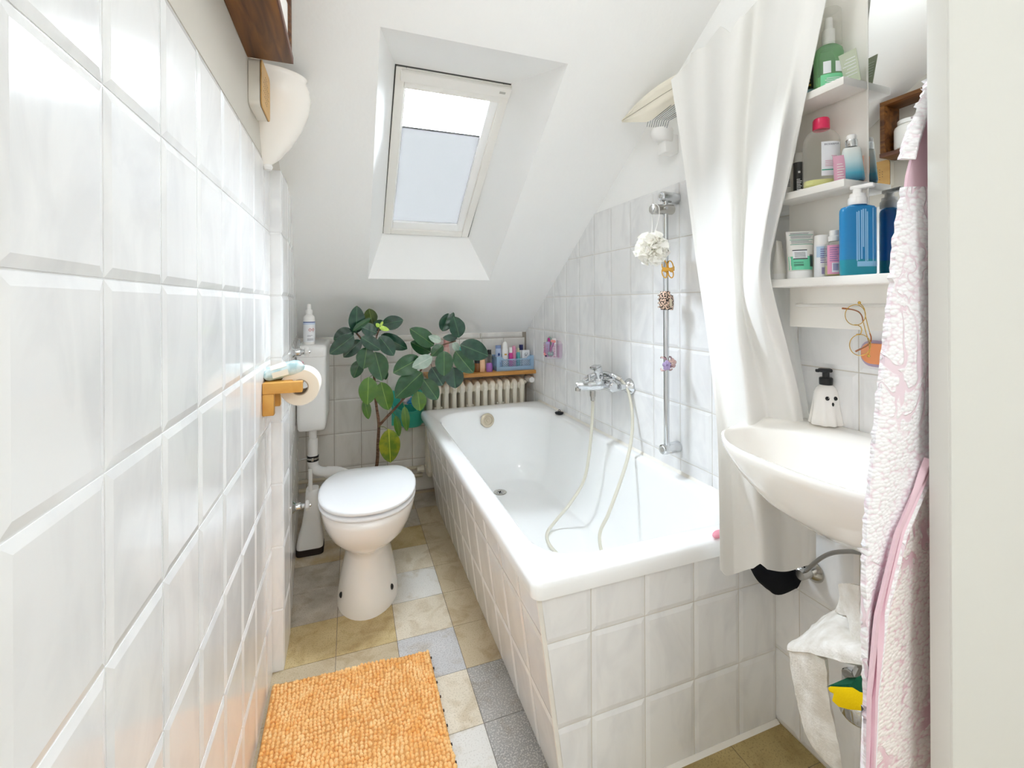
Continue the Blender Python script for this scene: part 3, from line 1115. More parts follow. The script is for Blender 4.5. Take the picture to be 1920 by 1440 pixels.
mb.build('paper', [M['paper'], M['paperend']], rol, 40)
mb = MB()
band(.0213, -.001, .0243, -.001, 0); band(.0243, -.001, .0243, .099, 0); band(.0243, .099, .0213, .099, 0); band(.0213, .099, .0213, -.001, 0)
mb.xf(rm)
mb.build('core', M['cardboard'], rol, 40)

# ---- pack of wet wipes lying on the holder and against the roll
M['wipes'] = mat('pale_blue_film', '#b9d3d6', .25)
noisy(M['wipes'], '#a9c8cd', '#d4e4e6', 40, 3, lo=.4, hi=.6, bump=.5, bscale=70)
M['wlabel'] = mat('cream_flap', '#e9e6da', .35)
wp = thing('wet_wipes_pack', 'pale blue pack of wet wipes lying on the wooden paper holder', 'wipes pack', (.05, 1.52, .957))
L_, Wd, Hh = .100, .085, .040
wm = Matrix.Translation((.047, 1.515, .9835)) @ Matrix.Rotation(radians(-13), 4, 'Y') @ Matrix.Rotation(radians(10), 4, 'Z')
mb = MB()
N1, N2 = 22, 18
top, bot = [], []
def pk(u, v, s):
    x = (u - .5) * L_ * 1.14; y = (v - .5) * Wd
    e = max(0, 1 - (abs(u - .5) * 2) ** 5) ** .5 * max(0, 1 - (abs(v - .5) * 2) ** 6) ** .5
    w = noise.noise(Vector((x * 38, y * 38, s * 3))) * .0028
    return Vector((x, y * (1 - .06 * (1 - e)), s * (Hh / 2 * e + w * (e > .05)) - .12 * (u - .5) ** 2 * .1))
mb.grid([[pk(i / N1, j / N2, 1) for j in range(N2 + 1)] for i in range(N1 + 1)])
mb.grid([[pk(i / N1, j / N2, -1) for j in range(N2 + 1)] for i in range(N1 + 1)])
bmesh.ops.remove_doubles(mb.bm, verts=mb.bm.verts, dist=1e-4)
mb.xf(wm)
mb.build('pack', M['wipes'], wp, 70)
mb = MB()
lx, ly = (.30, .58), (-.02, .5)
mb.grid([[pk(lerp(.20, .58, i / 8), lerp(.02, .60, j / 8), 1) + Vector((0, 0, .0012)) for j in range(9)] for i in range(9)], .0008)
# label wraps down over the near side
mb.grid([[Vector(((lerp(.20, .58, i / 8) - .5) * L_ * 1.14, -Wd / 2 - .0015 + .002 * (j / 5), lerp(.004, -.013, j / 5))) for j in range(6)] for i in range(9)], .0006)
mb.xf(wm)
mb.build('label_flap', M['wlabel'], wp, 70)
M['printred'] = mat('red_print', '#c8707e', .5); M['printgreen'] = mat('green_print', '#3f7a68', .5); M['printblue'] = mat('blue_print', '#5d86b8', .5)
mb = MB()
mb.grid([[pk(lerp(.955, .975, i / 3), lerp(.1, .6, j / 6), 1) + Vector((0.001, 0, .0012)) for j in range(7)] for i in range(4)], .0006)
mb.xf(wm); mb.build('red_print', M['printred'], wp, 70)

# ---- angle valves on the left wall
def angle_valve(y, z, label, tube_to=None, scale=1.):
    x0 = .029 - .0725 * (y - 1.753)
    t = thing('stop_valve', label, 'valve', (x0, y, z))
    mb = MB()
    m = Matrix.Translation((x0, y, z)) @ Matrix.Rotation(radians(90), 4, 'Y') @ Matrix.Scale(scale, 4)
    mb.lathe([(.0, .0), (.028, .0), (.028, .003), (.020, .010), (.0165, .014), (.0165, .032), (.0145, .036), (.011, .037), (.011, .048), (.0, .048)], (0, 0, 0), 24)
    mb.xf(m)
    mb.build('body', M['chrome'], t)
    mb = MB()
    pr_ = []
    rings = []
    for z_, k in ((.049, .6), (.052, .95), (.058, 1), (.064, .93), (.067, .6)):
        rings.append([Vector((k * (.0185 + .0035 * cos(4 * a)) * cos(a), k * (.0185 + .0035 * cos(4 * a)) * sin(a), z_)) for a in [2 * pi * q / 40 for q in range(40)]])
    mb.rings(rings)
    mb.xf(m)
    mb.build('handle', M['plastic'], t)
    mb = MB()
    mb.lathe([(.0, .067), (.007, .067), (.0065, .072), (.0, .0735)], (0, 0, 0), 14)
    mb.xf(m)
    mb.build('cap', M['chrome'], t)
    if tube_to:
        mb = MB()
        mb.tube(catmull(tube_to, 6), .0048, 10)
        mb.build('feed_pipe', M['chrome'], t)
    return t
angle_valve(2.10, .978, 'chrome stop valve with white knob beside the cistern', [(.028, 2.10, .992), (.028, 2.14, 1.012), (.018, 2.22, 1.02), (.006, 2.30, .985), (-.004, 2.352, .955)])
angle_valve(2.02, .352, 'chrome stop valve with white knob low beside the toilet')

# ---- spray bottle on the cistern
M['labelwhite'] = mat('white_paper_label', '#eceef2', .5)
M['bluelabel'] = mat('pale_blue_label', '#c9d6ea', .5)
M['navy'] = mat('dark_blue_print', '#2d4f95', .5)
M['warnred'] = mat('warning_red', '#cf4b3e', .5)
M['inkgrey'] = mat('grey_ink', '#8d8f98', .6)
M['ink'] = mat('dark_ink', '#3c3d44', .6)
sb = thing('spray_bottle', 'white pump spray bottle with a blue stripe on the cistern', 'bottle', (.047, 2.40, .983))
bc = Vector((.047, 2.405, .9835))
mb = MB(); mb.lathe([(.0, 0), (.022, 0), (.0255, .003), (.026, .008), (.026, .128), (.0245, .138), (.016, .147), (.013, .149), (.013, .156)], bc, 28)
mb.build('body', M['plastic'], sb)
mb = MB(); mb.lathe([(.0, .150), (.0165, .150), (.0165, .169), (.0155, .171), (.010, .172), (.0095, .194), (.0085, .199), (.0, .200)], bc, 22)
mb.build('pump', M['plastic'], sb)
def wrap(mb, c, r, a0, a1, z0, z1, n=14, th=.0004, sx=1., sy=1.):
    c = Vector(c)
    P = [[c + Vector((r * sx * cos(radians(lerp(a0, a1, k / n))), r * sy * sin(radians(lerp(a0, a1, k / n))), z)) for k in range(n + 1)] for z in (z0, z1)]
    mb.grid(P, th)
mb = MB(); wrap(mb, bc, .0266, -200, 20, .014, .108, 26); lb = mb.build('label', M['labelwhite'], sb)
mb = MB(); wrap(mb, bc, .0271, -200, 20, .109, .113, 26); mb.build('stripe', M['navy'], sb)
mb = MB(); wrap(mb, bc, .0271, -200, 20, .100, .1085, 26); mb.build('pale_stripe', M['bluelabel'], sb)
for a in (-78, -45):
    mb = MB()
    ctr = Vector((radians(a) * .0273, .074))
    for k in range(4):
        q0 = Vector((cos(k * pi / 2), sin(k * pi / 2))) * .0078; q1 = Vector((cos((k + 1) * pi / 2), sin((k + 1) * pi / 2))) * .0078
        pts = []
        for s in range(5):
            q = q0.lerp(q1, s / 4) + ctr
            an = q.x / .0273
            pts.append(bc + Vector((.0273 * cos(an), .0273 * sin(an), q.y)))
        mb.tube(pts, .0006, 6)
    an = radians(a)
    d = Vector((cos(an), sin(an), 0))
    mb.tube([bc + d * .0271 + Vector((0, 0, .0735)), bc + d * .0271 + Vector((0, 0, .078))], .0008, 6)
    mb.sphere(bc + d * .0271 + Vector((0, 0, .0715)), .0008, 6, 4)
    mb.build('warning_diamond', M['warnred'], lb)
mb = MB()
for k, z in enumerate((.046, .041, .030, .026, .022)):
    wrap(mb, bc, .0271, -105, -105 + (52 if k in (0,) else 36 if k == 1 else 62), z, z + .0016, 10)
mb.build('print_lines', M['inkgrey'], lb)

# ---- toilet brush holder
br = thing('toilet_brush', 'white toilet brush in its tall white holder beside the toilet', 'toilet brush', (.055, 2.33, 0))
bb_ = Vector((.052, 2.345, 0))
mb = MB()
rings = []
for z, w, d in ((.030, .058, .05), (.045, .058, .05), (.07, .055, .05), (.12, .044, .047), (.18, .036, .044), (.24, .031, .040), (.295, .028, .037), (.30, .026, .034)):
    rings.append([bb_ + Vector((x + (.058 - w) * .35, y, z)) for x, y in rrect(-w, w, -d, d, .022, 5)])
mb.rings(rings)
mb.build('holder', M['plastic'], br, 50)
mb = MB()
mb.rings([[bb_ + Vector((x, y, z)) for x, y in rrect(-.060, .060, -.052, .052, .022, 5)] for z in (0., .029)])
mb.build('base', M['darkbrown'], br, 40)
mb = MB()
mb.tube([bb_ + Vector((.004, -.03, .295)), bb_ + Vector((.004, -.03, .40))], .009, 12)
mb.build('handle', M['plastic'], br)

# ---- rubber plant behind the toilet
pot = thing('rubber_plant', 'tall rubber plant with large dark green leaves behind the toilet', 'plant', (.335, 2.50, 0))
M['bark'] = mat('brown_bark', '#6b4a38', .75)
noisy(M['bark'], '#573a2c', '#8a6a52', 40, 4, (1, 1, 3), bump=.4, bscale=90)
M['terracotta'] = mat('terracotta', '#9c6a4e', .8)
mb = MB()
mb.lathe([(.0, 0), (.075, 0), (.078, .004), (.098, .15), (.106, .152), (.106, .175), (.098, .175), (.095, .16), (.0, .16)], (.335, 2.52, 0), 28)
mb.build('pot', M['terracotta'], pot)
def cp(x, y, Y):    # point of crop (600,560, scale 4.2353) at depth Y
    return PY(600 + x / 4.2353, 560 + y / 4.2353, Y)
mb = MB()
S1 = catmull([(.335, 2.52, .155), cp(452, 1315, 2.50), cp(460, 1150, 2.48), cp(467, 1000, 2.47), cp(452, 880, 2.47), cp(440, 780, 2.46), cp(432, 640, 2.46), cp(405, 480, 2.46), cp(350, 350, 2.45), cp(290, 275, 2.44)], 5)
mb.tube(S1, [lerp(.0092, .0045, k / (len(S1) - 1)) for k in range(len(S1))], 10)
S2 = catmull([cp(467, 1010, 2.47), cp(540, 930, 2.46), cp(650, 812, 2.45), cp(735, 690, 2.44), cp(800, 570, 2.43), cp(880, 450, 2.43), cp(960, 375, 2.42), cp(1080, 335, 2.41)], 5)
mb.tube(S2, [lerp(.0075, .0035, k / (len(S2) - 1)) for k in range(len(S2))], 10)
S3 = catmull([cp(400, 470, 2.46), cp(430, 360, 2.44), cp(470, 240, 2.43)], 4)
mb.tube(S3, [.004] * len(S3), 8)
mb.build('stem', M['bark'], pot)

def leaf_mat(name, c1, c2, vein, rough=.2):
    m = mat(name, c1, rough, spec=.6, coat=.35)
    v = coords(m)
    uv = nd(m, 'ShaderNodeUVMap')
    sx_ = nd(m, 'ShaderNodeSeparateXYZ')
    lk(m, uv.outputs['UV'], sx_.inputs[0])
    # distance from the midrib
    sub = nd(m, 'ShaderNodeMath', operation='SUBTRACT'); sub.inputs[1].default_value = .5
    ab = nd(m, 'ShaderNodeMath', operation='ABSOLUTE')
    lk(m, sx_.outputs['X'], sub.inputs[0]); lk(m, sub.outputs[0], ab.inputs[0])
    # side veins: fine stripes slanted towards the tip
    ma = nd(m, 'ShaderNodeMath', operation='MULTIPLY_ADD'); ma.inputs[1].default_value = -.5
    lk(m, ab.outputs[0], ma.inputs[0]); lk(m, sx_.outputs['Y'], ma.inputs[2])
    mu = nd(m, 'ShaderNodeMath', operation='MULTIPLY'); mu.inputs[1].default_value = 120
    lk(m, ma.outputs[0], mu.inputs[0])
    si = nd(m, 'ShaderNodeMath', operation='SINE'); lk(m, mu.outputs[0], si.inputs[0])
    n = nd(m, 'ShaderNodeTexNoise'); n.inputs['Scale'].default_value = 26; lk(m, v, n.inputs['Vector'])
    r = nd(m, 'ShaderNodeValToRGB'); r.color_ramp.elements[0].position = .35; r.color_ramp.elements[1].position = .65
    r.color_ramp.elements[0].color = lin(c1); r.color_ramp.elements[1].color = lin(c2)
    lk(m, n.outputs['Fac'], r.inputs['Fac'])
    rv = nd(m, 'ShaderNodeValToRGB'); rv.color_ramp.elements[0].position = .006; rv.color_ramp.elements[1].position = .022
    rv.color_ramp.elements[0].color = (1, 1, 1, 1); rv.color_ramp.elements[1].color = (0, 0, 0, 1)
    lk(m, ab.outputs[0], rv.inputs['Fac'])
    mx = nd(m, 'ShaderNodeMixRGB'); mx.inputs['Color2'].default_value = lin(vein)
    lk(m, rv.outputs['Color'], mx.inputs['Fac']); lk(m, r.outputs['Color'], mx.inputs['Color1'])
    lk(m, mx.outputs['Color'], bsdf(m).inputs['Base Color'])
    bp = nd(m, 'ShaderNodeBump'); bp.inputs['Strength'].default_value = .12; bp.inputs['Distance'].default_value = .001
    lk(m, si.outputs[0], bp.inputs['Height']); lk(m, bp.outputs['Normal'], bsdf(m).inputs['Normal'])
    return m

LM = {'d': leaf_mat('dark_green_leaf', '#1d4031', '#2a513d', '#4f7a57'),
      'm': leaf_mat('mid_green_leaf', '#26502f', '#315f37', '#648e52'),
      'l': leaf_mat('light_green_leaf', '#44701f', '#557f26', '#92b050', .3),
      'o': leaf_mat('olive_leaf', '#46592b', '#54682f', '#8a9a58'),
      'y': leaf_mat('yellowing_leaf', '#5c7a14', '#93981a', '#c3c63a', .3),
      'b': leaf_mat('new_bright_leaf', '#a3cf3c', '#bfe05e', '#d8eb90', .3),
      'p': leaf_mat('pale_leaf_underside', '#9db3a4', '#b4c5b6', '#d3ddd0', .3)}


def leaf(bx, by, tx, ty, hw, mk='d', Y=2.42, dY=0., roll=None, bend=None, stalk=None):
    """base and tip in the crop, half width in crop pixels"""
    a = cp(bx, by, Y)
    b = cp(tx, ty, Y + dY)
    ax = b - a
    L = ax.length
    ax.normalize()
    view = ((a + b) / 2 - CAMP).normalized()
    side = ax.cross(view)
    side.normalize()
    nrm = side.cross(ax)
    if roll is None:
        roll = rnd.uniform(-.45, .45)
    if bend is None:
        bend = rnd.uniform(.04, .14)
    sd = side * cos(roll) + nrm * sin(roll)
    nn = sd.cross(ax) * -1
    if nn.dot(view) > 0:
        nn = -nn
    hwm = hw / 4.2353 * ((a - CAMP).dot(Vector((sin(YAW), cos(YAW), 0)))) / F / max(.5, cos(roll))
    mb = MB()
    NU, NV = 10, 16
    P, UV = [], []
    for i in range(NV + 1):
        t = i / NV
        w = hwm * (sin(pi * min(1, t ** .92)) ** .62) * (1 - .10 * t)
        if t > .93:
            w = min(w, hwm * (1 - t) * 4.5 + .0004)
        row, ur = [], []
        for j in range(NU + 1):
            s = j / NU * 2 - 1
            c_ = a + ax * (L * t) + nn * (-bend * L * (t * t) + bend * L * t * .9)
            fold = .16 * abs(s) * w + .02 * w * sin(t * 19 + s * 3)
            row.append(c_ + sd * (s * w) + nn * fold)
            ur.append((s * .5 + .5, t))
        P.append(row); UV.append(ur)
    mb.grid(P, .0007)
    if stalk:
        q = cp(stalk[0], stalk[1], 2.455)
        mb.tube([a + ax * .004 - nn * .001, a.lerp(q, .5) + Vector((0, 0, .004)), q], .0016, 6)
    # uv
    uvl = mb.bm.loops.layers.uv.new('UVMap')
    for f in mb.bm.faces:
        for l in f.loops:
            d = l.vert.co - a
            t = d.dot(ax) / L
            w = max(hwm, 1e-5)
            l[uvl].uv = (max(0, min(1, d.dot(sd) / w * .5 + .5)), t)
    return mb.build('leaf', LM[mk], pot, 60)

# left crown, then right crown (far leaves first)
LV = [
 (420, 200, 388, 78, 52, 'o', 2.50), (430, 250, 498, 170, 42, 'd', 2.49), (285, 275, 292, 55, 60, 'd', 2.42), (268, 262, 108, 326, 60, 'd', 2.44),
 (268, 292, 76, 440, 62, 'd', 2.38), (325, 330, 186, 466, 50, 'd', 2.45), (262, 255, 406, 155, 24, 'm', 2.39), (330, 225, 452, 275, 50, 'd', 2.38),
 (325, 305, 482, 406, 52, 'd', 2.36), (492, 205, 662, 170, 55, 'd', 2.46), (485, 285, 694, 400, 55, 'd', 2.45), (470, 300, 588, 452, 58, 'd', 2.41),
 (372, 385, 345, 558, 68, 'm', 2.38), (320, 490, 268, 630, 48, 'm', 2.47), (435, 422, 495, 652, 75, 'm', 2.40), (520, 560, 520, 645, 22, 'm', 2.48),
 (385, 622, 376, 842, 70, 'l', 2.40, .0, .15), (352, 800, 386, 957, 33, 'l', 2.46, .0, .2), (485, 662, 545, 886, 66, 'l', 2.42, .0, -.2),
 (880, 425, 718, 345, 52, 'm', 2.49), (905, 372, 712, 236, 62, 'm', 2.41), (1010, 245, 1062, 108, 30, 'd', 2.47), (972, 258, 1022, 115, 48, 'd', 2.44),
 (1105, 308, 1060, 140, 60, 'd', 2.39), (962, 338, 862, 298, 30, 'p', 2.40), (1090, 310, 975, 310, 28, 'd', 2.41), (1112, 365, 1337, 455, 78, 'd', 2.35),
 (1055, 350, 1102, 418, 28, 'p', 2.38), (1075, 415, 1218, 590, 68, 'm', 2.37), (985, 415, 985, 613, 68, 'm', 2.36), (975, 370, 885, 455, 42, 'm', 2.40),
 (795, 470, 580, 590, 74, 'm', 2.38), (890, 460, 732, 545, 50, 'p', 2.37), (812, 585, 598, 790, 84, 'm', 2.36), (820, 640, 935, 803, 62, 'm', 2.43),
 (885, 545, 975, 690, 66, 'd', 2.44), (1060, 545, 1075, 712, 72, 'd', 2.46), (775, 735, 795, 892, 56, 'l', 2.41), (670, 855, 690, 1052, 31, 'l', 2.40),
 (600, 928, 630, 1095, 27, 'l', 2.45, .0, .2), (545, 1035, 560, 1302, 78, 'y', 2.40, .0, .1),
]
ST = {15: None, 16: (435, 610), 18: (440, 660), 37: (700, 740), 38: (655, 815), 39: (570, 905), 40: (472, 1015), 36: (960, 400), 35: (870, 470), 34: (790, 600)}
for i, q in enumerate(LV):
    q = q[:4] + (q[4] * 1.10,) + q[5:]
    leaf(*q, stalk=ST.get(i))
# unfolding bright leaf at the top of the left crown
for q in ((470, 225, 445, 195, 16), (480, 215, 500, 180, 10), (470, 228, 550, 250, 20), (478, 222, 520, 238, 14)):
    leaf(*q, mk='b', Y=2.40)

# ---- turquoise basket hooked on the radiator's left end
M['turq'] = mat('turquoise_plastic', '#45c4b2', .35)
bk = thing('storage_basket', 'turquoise plastic wall basket beside the foot of the bathtub', 'basket', (.57, 2.70, .44))
def bkring(w0, w1, d, z, y0=2.80, lean=0.):
    n = 20
    return [Vector((lerp(w0, w1, .5) + (w1 - w0) / 2 * cos(pi * k / n), y0 - d * sin(pi * k / n), z + lean * sin(pi * k / n))) for k in range(n + 1)]
mb = MB()
P = [bkring(.53, .645, .06, .435), bkring(.505, .655, .085, .455), bkring(.495, .660, .11, .52), bkring(.478, .665, .135, .575, lean=-.03), bkring(.472, .668, .142, .590, lean=-.04)]
mb.grid(P, .003)
mb.poly(list(reversed(bkring(.53, .645, .06, .436))))
mb.build('bowl', M['turq'], bk, 50)
mb = MB()
bp_ = [(.47, .44), (.66, .44), (.668, .60), (.662, .66), (.64, .64), (.615, .70), (.57, .73), (.525, .70), (.50, .645), (.478, .655), (.472, .60)]
mb.prism([(x, 2.801, z) for x, z in bp_], (0, .004, 0))
mb.build('back_plate', M['turq'], bk, 20)
M['bluefoil'] = mat('bright_blue_film', '#3f9fdc', .2)
M['pinkfoil'] = mat('pale_pink_paper', '#e9dfe6', .6)
def crumple(mb, c, r, seed, amp=.25, seg=18, rg=12):
    c = Vector(c)
    rx, ry, rz = r
    rings = []
    for i in range(rg + 1):
        t = -pi / 2 + pi * i / rg
        ring_ = []
        for k in range(seg):
            d = Vector((max(cos(t), .01) * cos(2 * pi * k / seg), max(cos(t), .01) * sin(2 * pi * k / seg), sin(t)))
            f = 1 + amp * noise.noise(d * 2.2 + Vector((seed, 0, 0))) + amp * .5 * noise.noise(d * 5 + Vector((0, seed, 0)))
            ring_.append(c + Vector((d.x * rx, d.y * ry, d.z * rz)) * f)
        rings.append(ring_)
    mb.rings(rings)
mb = MB(); crumple(mb, (.600, 2.690, .600), (.044, .026, .024), 3, .5)
tag(mb.build('tissue_pack', M['bluefoil'], None, 30), 'crumpled bright blue pack in the turquoise basket', 'pack')
mb = MB(); crumple(mb, (.555, 2.735, .610), (.035, .03, .03), 8, .4)
tag(mb.build('paper_pack', M['pinkfoil'], None, 30), 'pale pink pack in the turquoise basket', 'pack')

# ---- bath mat
M['chenille'] = mat('orange_chenille', '#f3c27f', .9, spec=.15)
noisy(M['chenille'], '#eeb56c', '#f8d59c', 30, 3, lo=.3, hi=.7)
bmx = thing('bath_mat', 'orange chenille bath mat on the tiled floor', 'bath mat', (.25, 1.2, 0))
mb = MB(); mb.grid([[(.008, 1.540, .006), (.482, 1.512, .006)], [(.012, .70, .006), (.488, .70, .006)]], .0055)
mb.build('backing', mat('mat_backing', '#c99457', .9), bmx, 0)  # backing coloured darker, standing in for the shade between the tufts
mb = MB()
NX, NY = 44, 76
r2 = random.Random(5)
def uq(u, v):
    a = Vector((.008, 1.540, 0)).lerp(Vector((.482, 1.512, 0)), u); b = Vector((.012, .70, 0)).lerp(Vector((.488, .70, 0)), u)
    return a.lerp(b, v)
sphv = []
for i in range(5):
    t = -pi / 2 + pi * i / 4
    for k in range(6):
        sphv.append((max(cos(t), .01) * cos(2 * pi * k / 6), max(cos(t), .01) * sin(2 * pi * k / 6), sin(t)))
for j in range(NY):
    for i in range(NX):
        c = uq((i + .5) / NX, (j + .5) / NY)
        wob = noise.noise(Vector((c.x * 9, c.y * 9, 0)))
        wob2 = noise.noise(Vector((c.x * 9, c.y * 9, 7)))
        c += Vector((wob * .010 + r2.uniform(-.0022, .0022), wob2 * .008 + r2.uniform(-.0026, .0026), .0105 + r2.uniform(-.0018, .0018)))
        rx, ry, rz = .0061 * r2.uniform(.85, 1.12), .0068 * r2.uniform(.85, 1.12), .0078
        tl_ = Vector((wob * .35 + r2.uniform(-.15, .15), -.25 + wob2 * .5))
        V = [mb.bm.verts.new((c.x + x * rx + tl_.x * rz * z * .6, c.y + y * ry + tl_.y * rz * z * .6, c.z + z * rz)) for x, y, z in sphv]
        for a in range(4):
            for b in range(6):
                d = (b + 1) % 6
                mb.bm.faces.new((V[a * 6 + b], V[a * 6 + d], V[(a + 1) * 6 + d], V[(a + 1) * 6 + b]))
pile = mb.build('pile', M['chenille'], bmx, 80, fixn=False)
pile['kind'] = 'stuff'
mb = MB()
for k in range(9):
    y = 1.49 - .052 * k - rnd.uniform(-.004, .004)
    x = lerp(.4825, .4865, (1.512 - y) / .8)
    mb.box(x, x + .005, y - .003, y + .003, .004, .0075)
st_ = mb.build('edge_stitches', M['darkbrown'], bmx, 0)
st_['kind'] = 'stuff'
# ====================================================== RIGHT WALL THINGS
XM = 1.2575                       # face of the cabinet: mirror on the right, open shelf boards on the left
YM = .619                         # where the mirror begins
cab = thing('mirror_cabinet', 'white mirror cabinet with open side shelves on the right wall over the washbasin', 'mirror cabinet', (1.30, .52, 1.117))
def cb_(name, x0, x1, y0, y1, z0, z1, m, bev=.0015):
    mb = MB(); mb.box(x0, x1, y0, y1, z0, z1, bev)
    return mb.build(name, m, cab, 30)
cb_('body', XM, W - .0005, .345, .801, 1.1225, 1.955, M['panelcream'])
cb_('mirror_glass', XM - .004, XM - .0004, .345, YM - .001, 1.2365, 1.955, M['mirror'], .0)
cb_('mirror_edge', XM - .0045, XM - .0004, YM - .0008, YM + .003, 1.2365, 1.955, M['shelfwhite'], .0)
cb_('shelf', 1.180, XM - .0046, YM + .0005, .772, 1.6235, 1.640, M['shelfwhite'])
cb_('shelf', 1.180, XM - .0046, YM + .0005, .790, 1.4165, 1.4325, M['shelfwhite'])
cb_('shelf', 1.176, XM - .0046, .345, .804, 1.2170, 1.2355, M['shelfwhite'])
mb = MB()
mb.tube(catmull([(XM, .768, 1.176), (1.245, .769, 1.176), (1.237, .766, 1.1755), (1.235, .757, 1.175)], 5) + [Vector((1.235, .36, 1.175))], .0039, 10)
mb.build('towel_rail', mat('white_rail', '#dcdad5', .3), cab)

# ---- bottles and tubes on the shelves
def rot(z):
    return Matrix.Rotation(z, 3, 'Z')
def clearmat(name, col, rough=.05, a=.0, ior=1.3):
    """clear plastic that lets light straight through, with a gloss"""
    m = bpy.data.materials.new(name); m.use_nodes = True
    g = m.node_tree; g.nodes.clear()
    o = g.nodes.new('ShaderNodeOutputMaterial'); t = g.nodes.new('ShaderNodeBsdfTransparent'); p = g.nodes.new('ShaderNodeBsdfPrincipled')
    mx = g.nodes.new('ShaderNodeMixShader'); lw = g.nodes.new('ShaderNodeLayerWeight'); lw.inputs['Blend'].default_value = .35
    mr = g.nodes.new('ShaderNodeMapRange'); mr.inputs['To Min'].default_value = a; mr.inputs['To Max'].default_value = min(1, a + .32)
    t.inputs['Color'].default_value = lin(col); p.inputs['Base Color'].default_value = lin(col); p.inputs['Roughness'].default_value = rough
    g.links.new(lw.outputs['Facing'], mr.inputs['Value']); g.links.new(mr.outputs[0], mx.inputs[0])
    g.links.new(t.outputs[0], mx.inputs[1]); g.links.new(p.outputs[0], mx.inputs[2]); g.links.new(mx.outputs[0], o.inputs[0])
    return m
M['clear'] = clearmat('clear_plastic', '#fafaf8', .05, .04)
M['cleargreen'] = clearmat('clear_green_plastic', '#bfe6c1', .05, .22)
M['greenliquid'] = mat('green_lotion', '#7dd3a0', .3)
M['clearyellow'] = clearmat('pale_yellow_water', '#f1f0cf', .05, .30)
M['blueplastic'] = clearmat('bright_blue_plastic', '#2f9ad8', .12, .62)
M['tealplastic'] = clearmat('teal_liquid_bottle', '#2aa9c0', .12, .62)
M['white'] = mat('white_cap', '#f4f3f1', .35)
M['pinkcap'] = mat('pink_cap', '#e2325f', .3)
M['mint'] = mat('mint_print', '#72d3ac', .4)
M['tubewhite'] = mat('white_tube', '#eeece6', .4)
M['darktube'] = mat('charcoal_tube', '#3a3a3c', .4)
M['lightgrey'] = mat('light_grey_cap', '#d3d2cc', .4)
M['pinktube'] = mat('dusty_pink_tube', '#d7a3b8', .35)
M['pinklabel'] = mat('pink_label', '#eda6c4', .5)
M['lilacprint'] = mat('lilac_print', '#7d72b0', .5)
M['paleblue'] = mat('pale_blue_plastic', '#b7cfe6', .35)
M['goldtext'] = mat('gold_print', '#c9983f', .4)
M['sage'] = mat('sage_paper', '#c3c9b4', .6)
M['blackbox'] = mat('black_package', '#232320', .35)
M['whiteprint'] = mat('white_print', '#f2f4f6', .5)
M['petrol'] = mat('teal_print', '#3fa58b', .5)

VIEW = -90 - 55     # direction (degrees) from the shelf towards the camera
def oval_bottle(mb, c, w, d, prof, yaw=0., seg=32, pw=2.6):
    """prof: (scale, z); w, d half sizes (w along the yaw direction)"""
    rings = []
    for k, z in prof:
        r_ = []
        for q in range(seg):
            a = 2 * pi * q / seg
            ca, sa = cos(a), sin(a)
            x = w * k * abs(ca) ** (2 / pw) * (1 if ca >= 0 else -1)
            y = d * k * abs(sa) ** (2 / pw) * (1 if sa >= 0 else -1)
            r_.append(Vector(c) + rot(yaw) @ Vector((x, y, z)))
        rings.append(r_)
    mb.rings(rings)
def flat_label(mb, c, w, d, yaw, u0, u1, z0, z1, pw=2.6, eps=.0006, side=-1, n=12):
    """a label wrapped over the front (side -1) of an oval bottle; u from -1 to 1 across"""
    P = []
    for z in (z0, z1):
        r_ = []
        for k in range(n + 1):
            u = lerp(u0, u1, k / n)
            x = w * u
            y = d * max(0, 1 - abs(u) ** pw) ** (1 / pw) * side + side * eps
            r_.append(Vector(c) + rot(yaw) @ Vector((x, y, z)))
        P.append(r_)
    mb.grid(P, .0003)
def crimp_tube(mb, c, r, h, yaw, wtop=1.35, z0=0.):
    """cosmetic tube standing on its cap: round at the bottom, flat crimp at the top"""
    rings = []
    for t in (0, .08, .3, .6, .85, 1.0):
        rx = lerp(r, r * wtop, t ** 1.3); ry = lerp(r, .0012, t ** 1.4)
        rings.append([Vector(c) + rot(yaw) @ Vector((rx * cos(2 * pi * k / 28), ry * sin(2 * pi * k / 28), z0 + h * t)) for k in range(28)])
    mb.rings(rings)
def tube_face(mb, c, r, h, yaw, u0, u1, t0, t1, wtop=1.35, z0=0., eps=.0007, n=10, m_=6):
    P = []
    for i in range(m_ + 1):
        t = lerp(t0, t1, i / m_)
        rx = lerp(r, r * wtop, t ** 1.3); ry = lerp(r, .0012, t ** 1.4)
        row = []
        for k in range(n + 1):
            u = lerp(u0, u1, k / n)
            row.append(Vector(c) + rot(yaw) @ Vector((rx * u, -(ry * sqrt(max(0, 1 - u * u)) + eps), z0 + h * t)))
        P.append(row)
    mb.grid(P, .0003)

YW = radians(-35)     # labels turned towards the camera
S1z, S2z, S3z = 1.6405, 1.4330, 1.2360

# bottom shelf -------------------------------------------------------
c = Vector((1.2142, 0.7938, S3z))
o = thing('cream_tube', 'plain white cream tube at the left end of the lowest mirror shelf', 'tube', c); o.scale = (.92, .92, .92)
mb = MB(); crimp_tube(mb, c, .016, .086, radians(20), 1.15, .016); mb.build('tube', M['tubewhite'], o, 60)
mb = MB(); mb.lathe([(0, 0), (.0155, 0), (.0155, .016), (0, .016)], c, 24); mb.build('cap', M['white'], o)

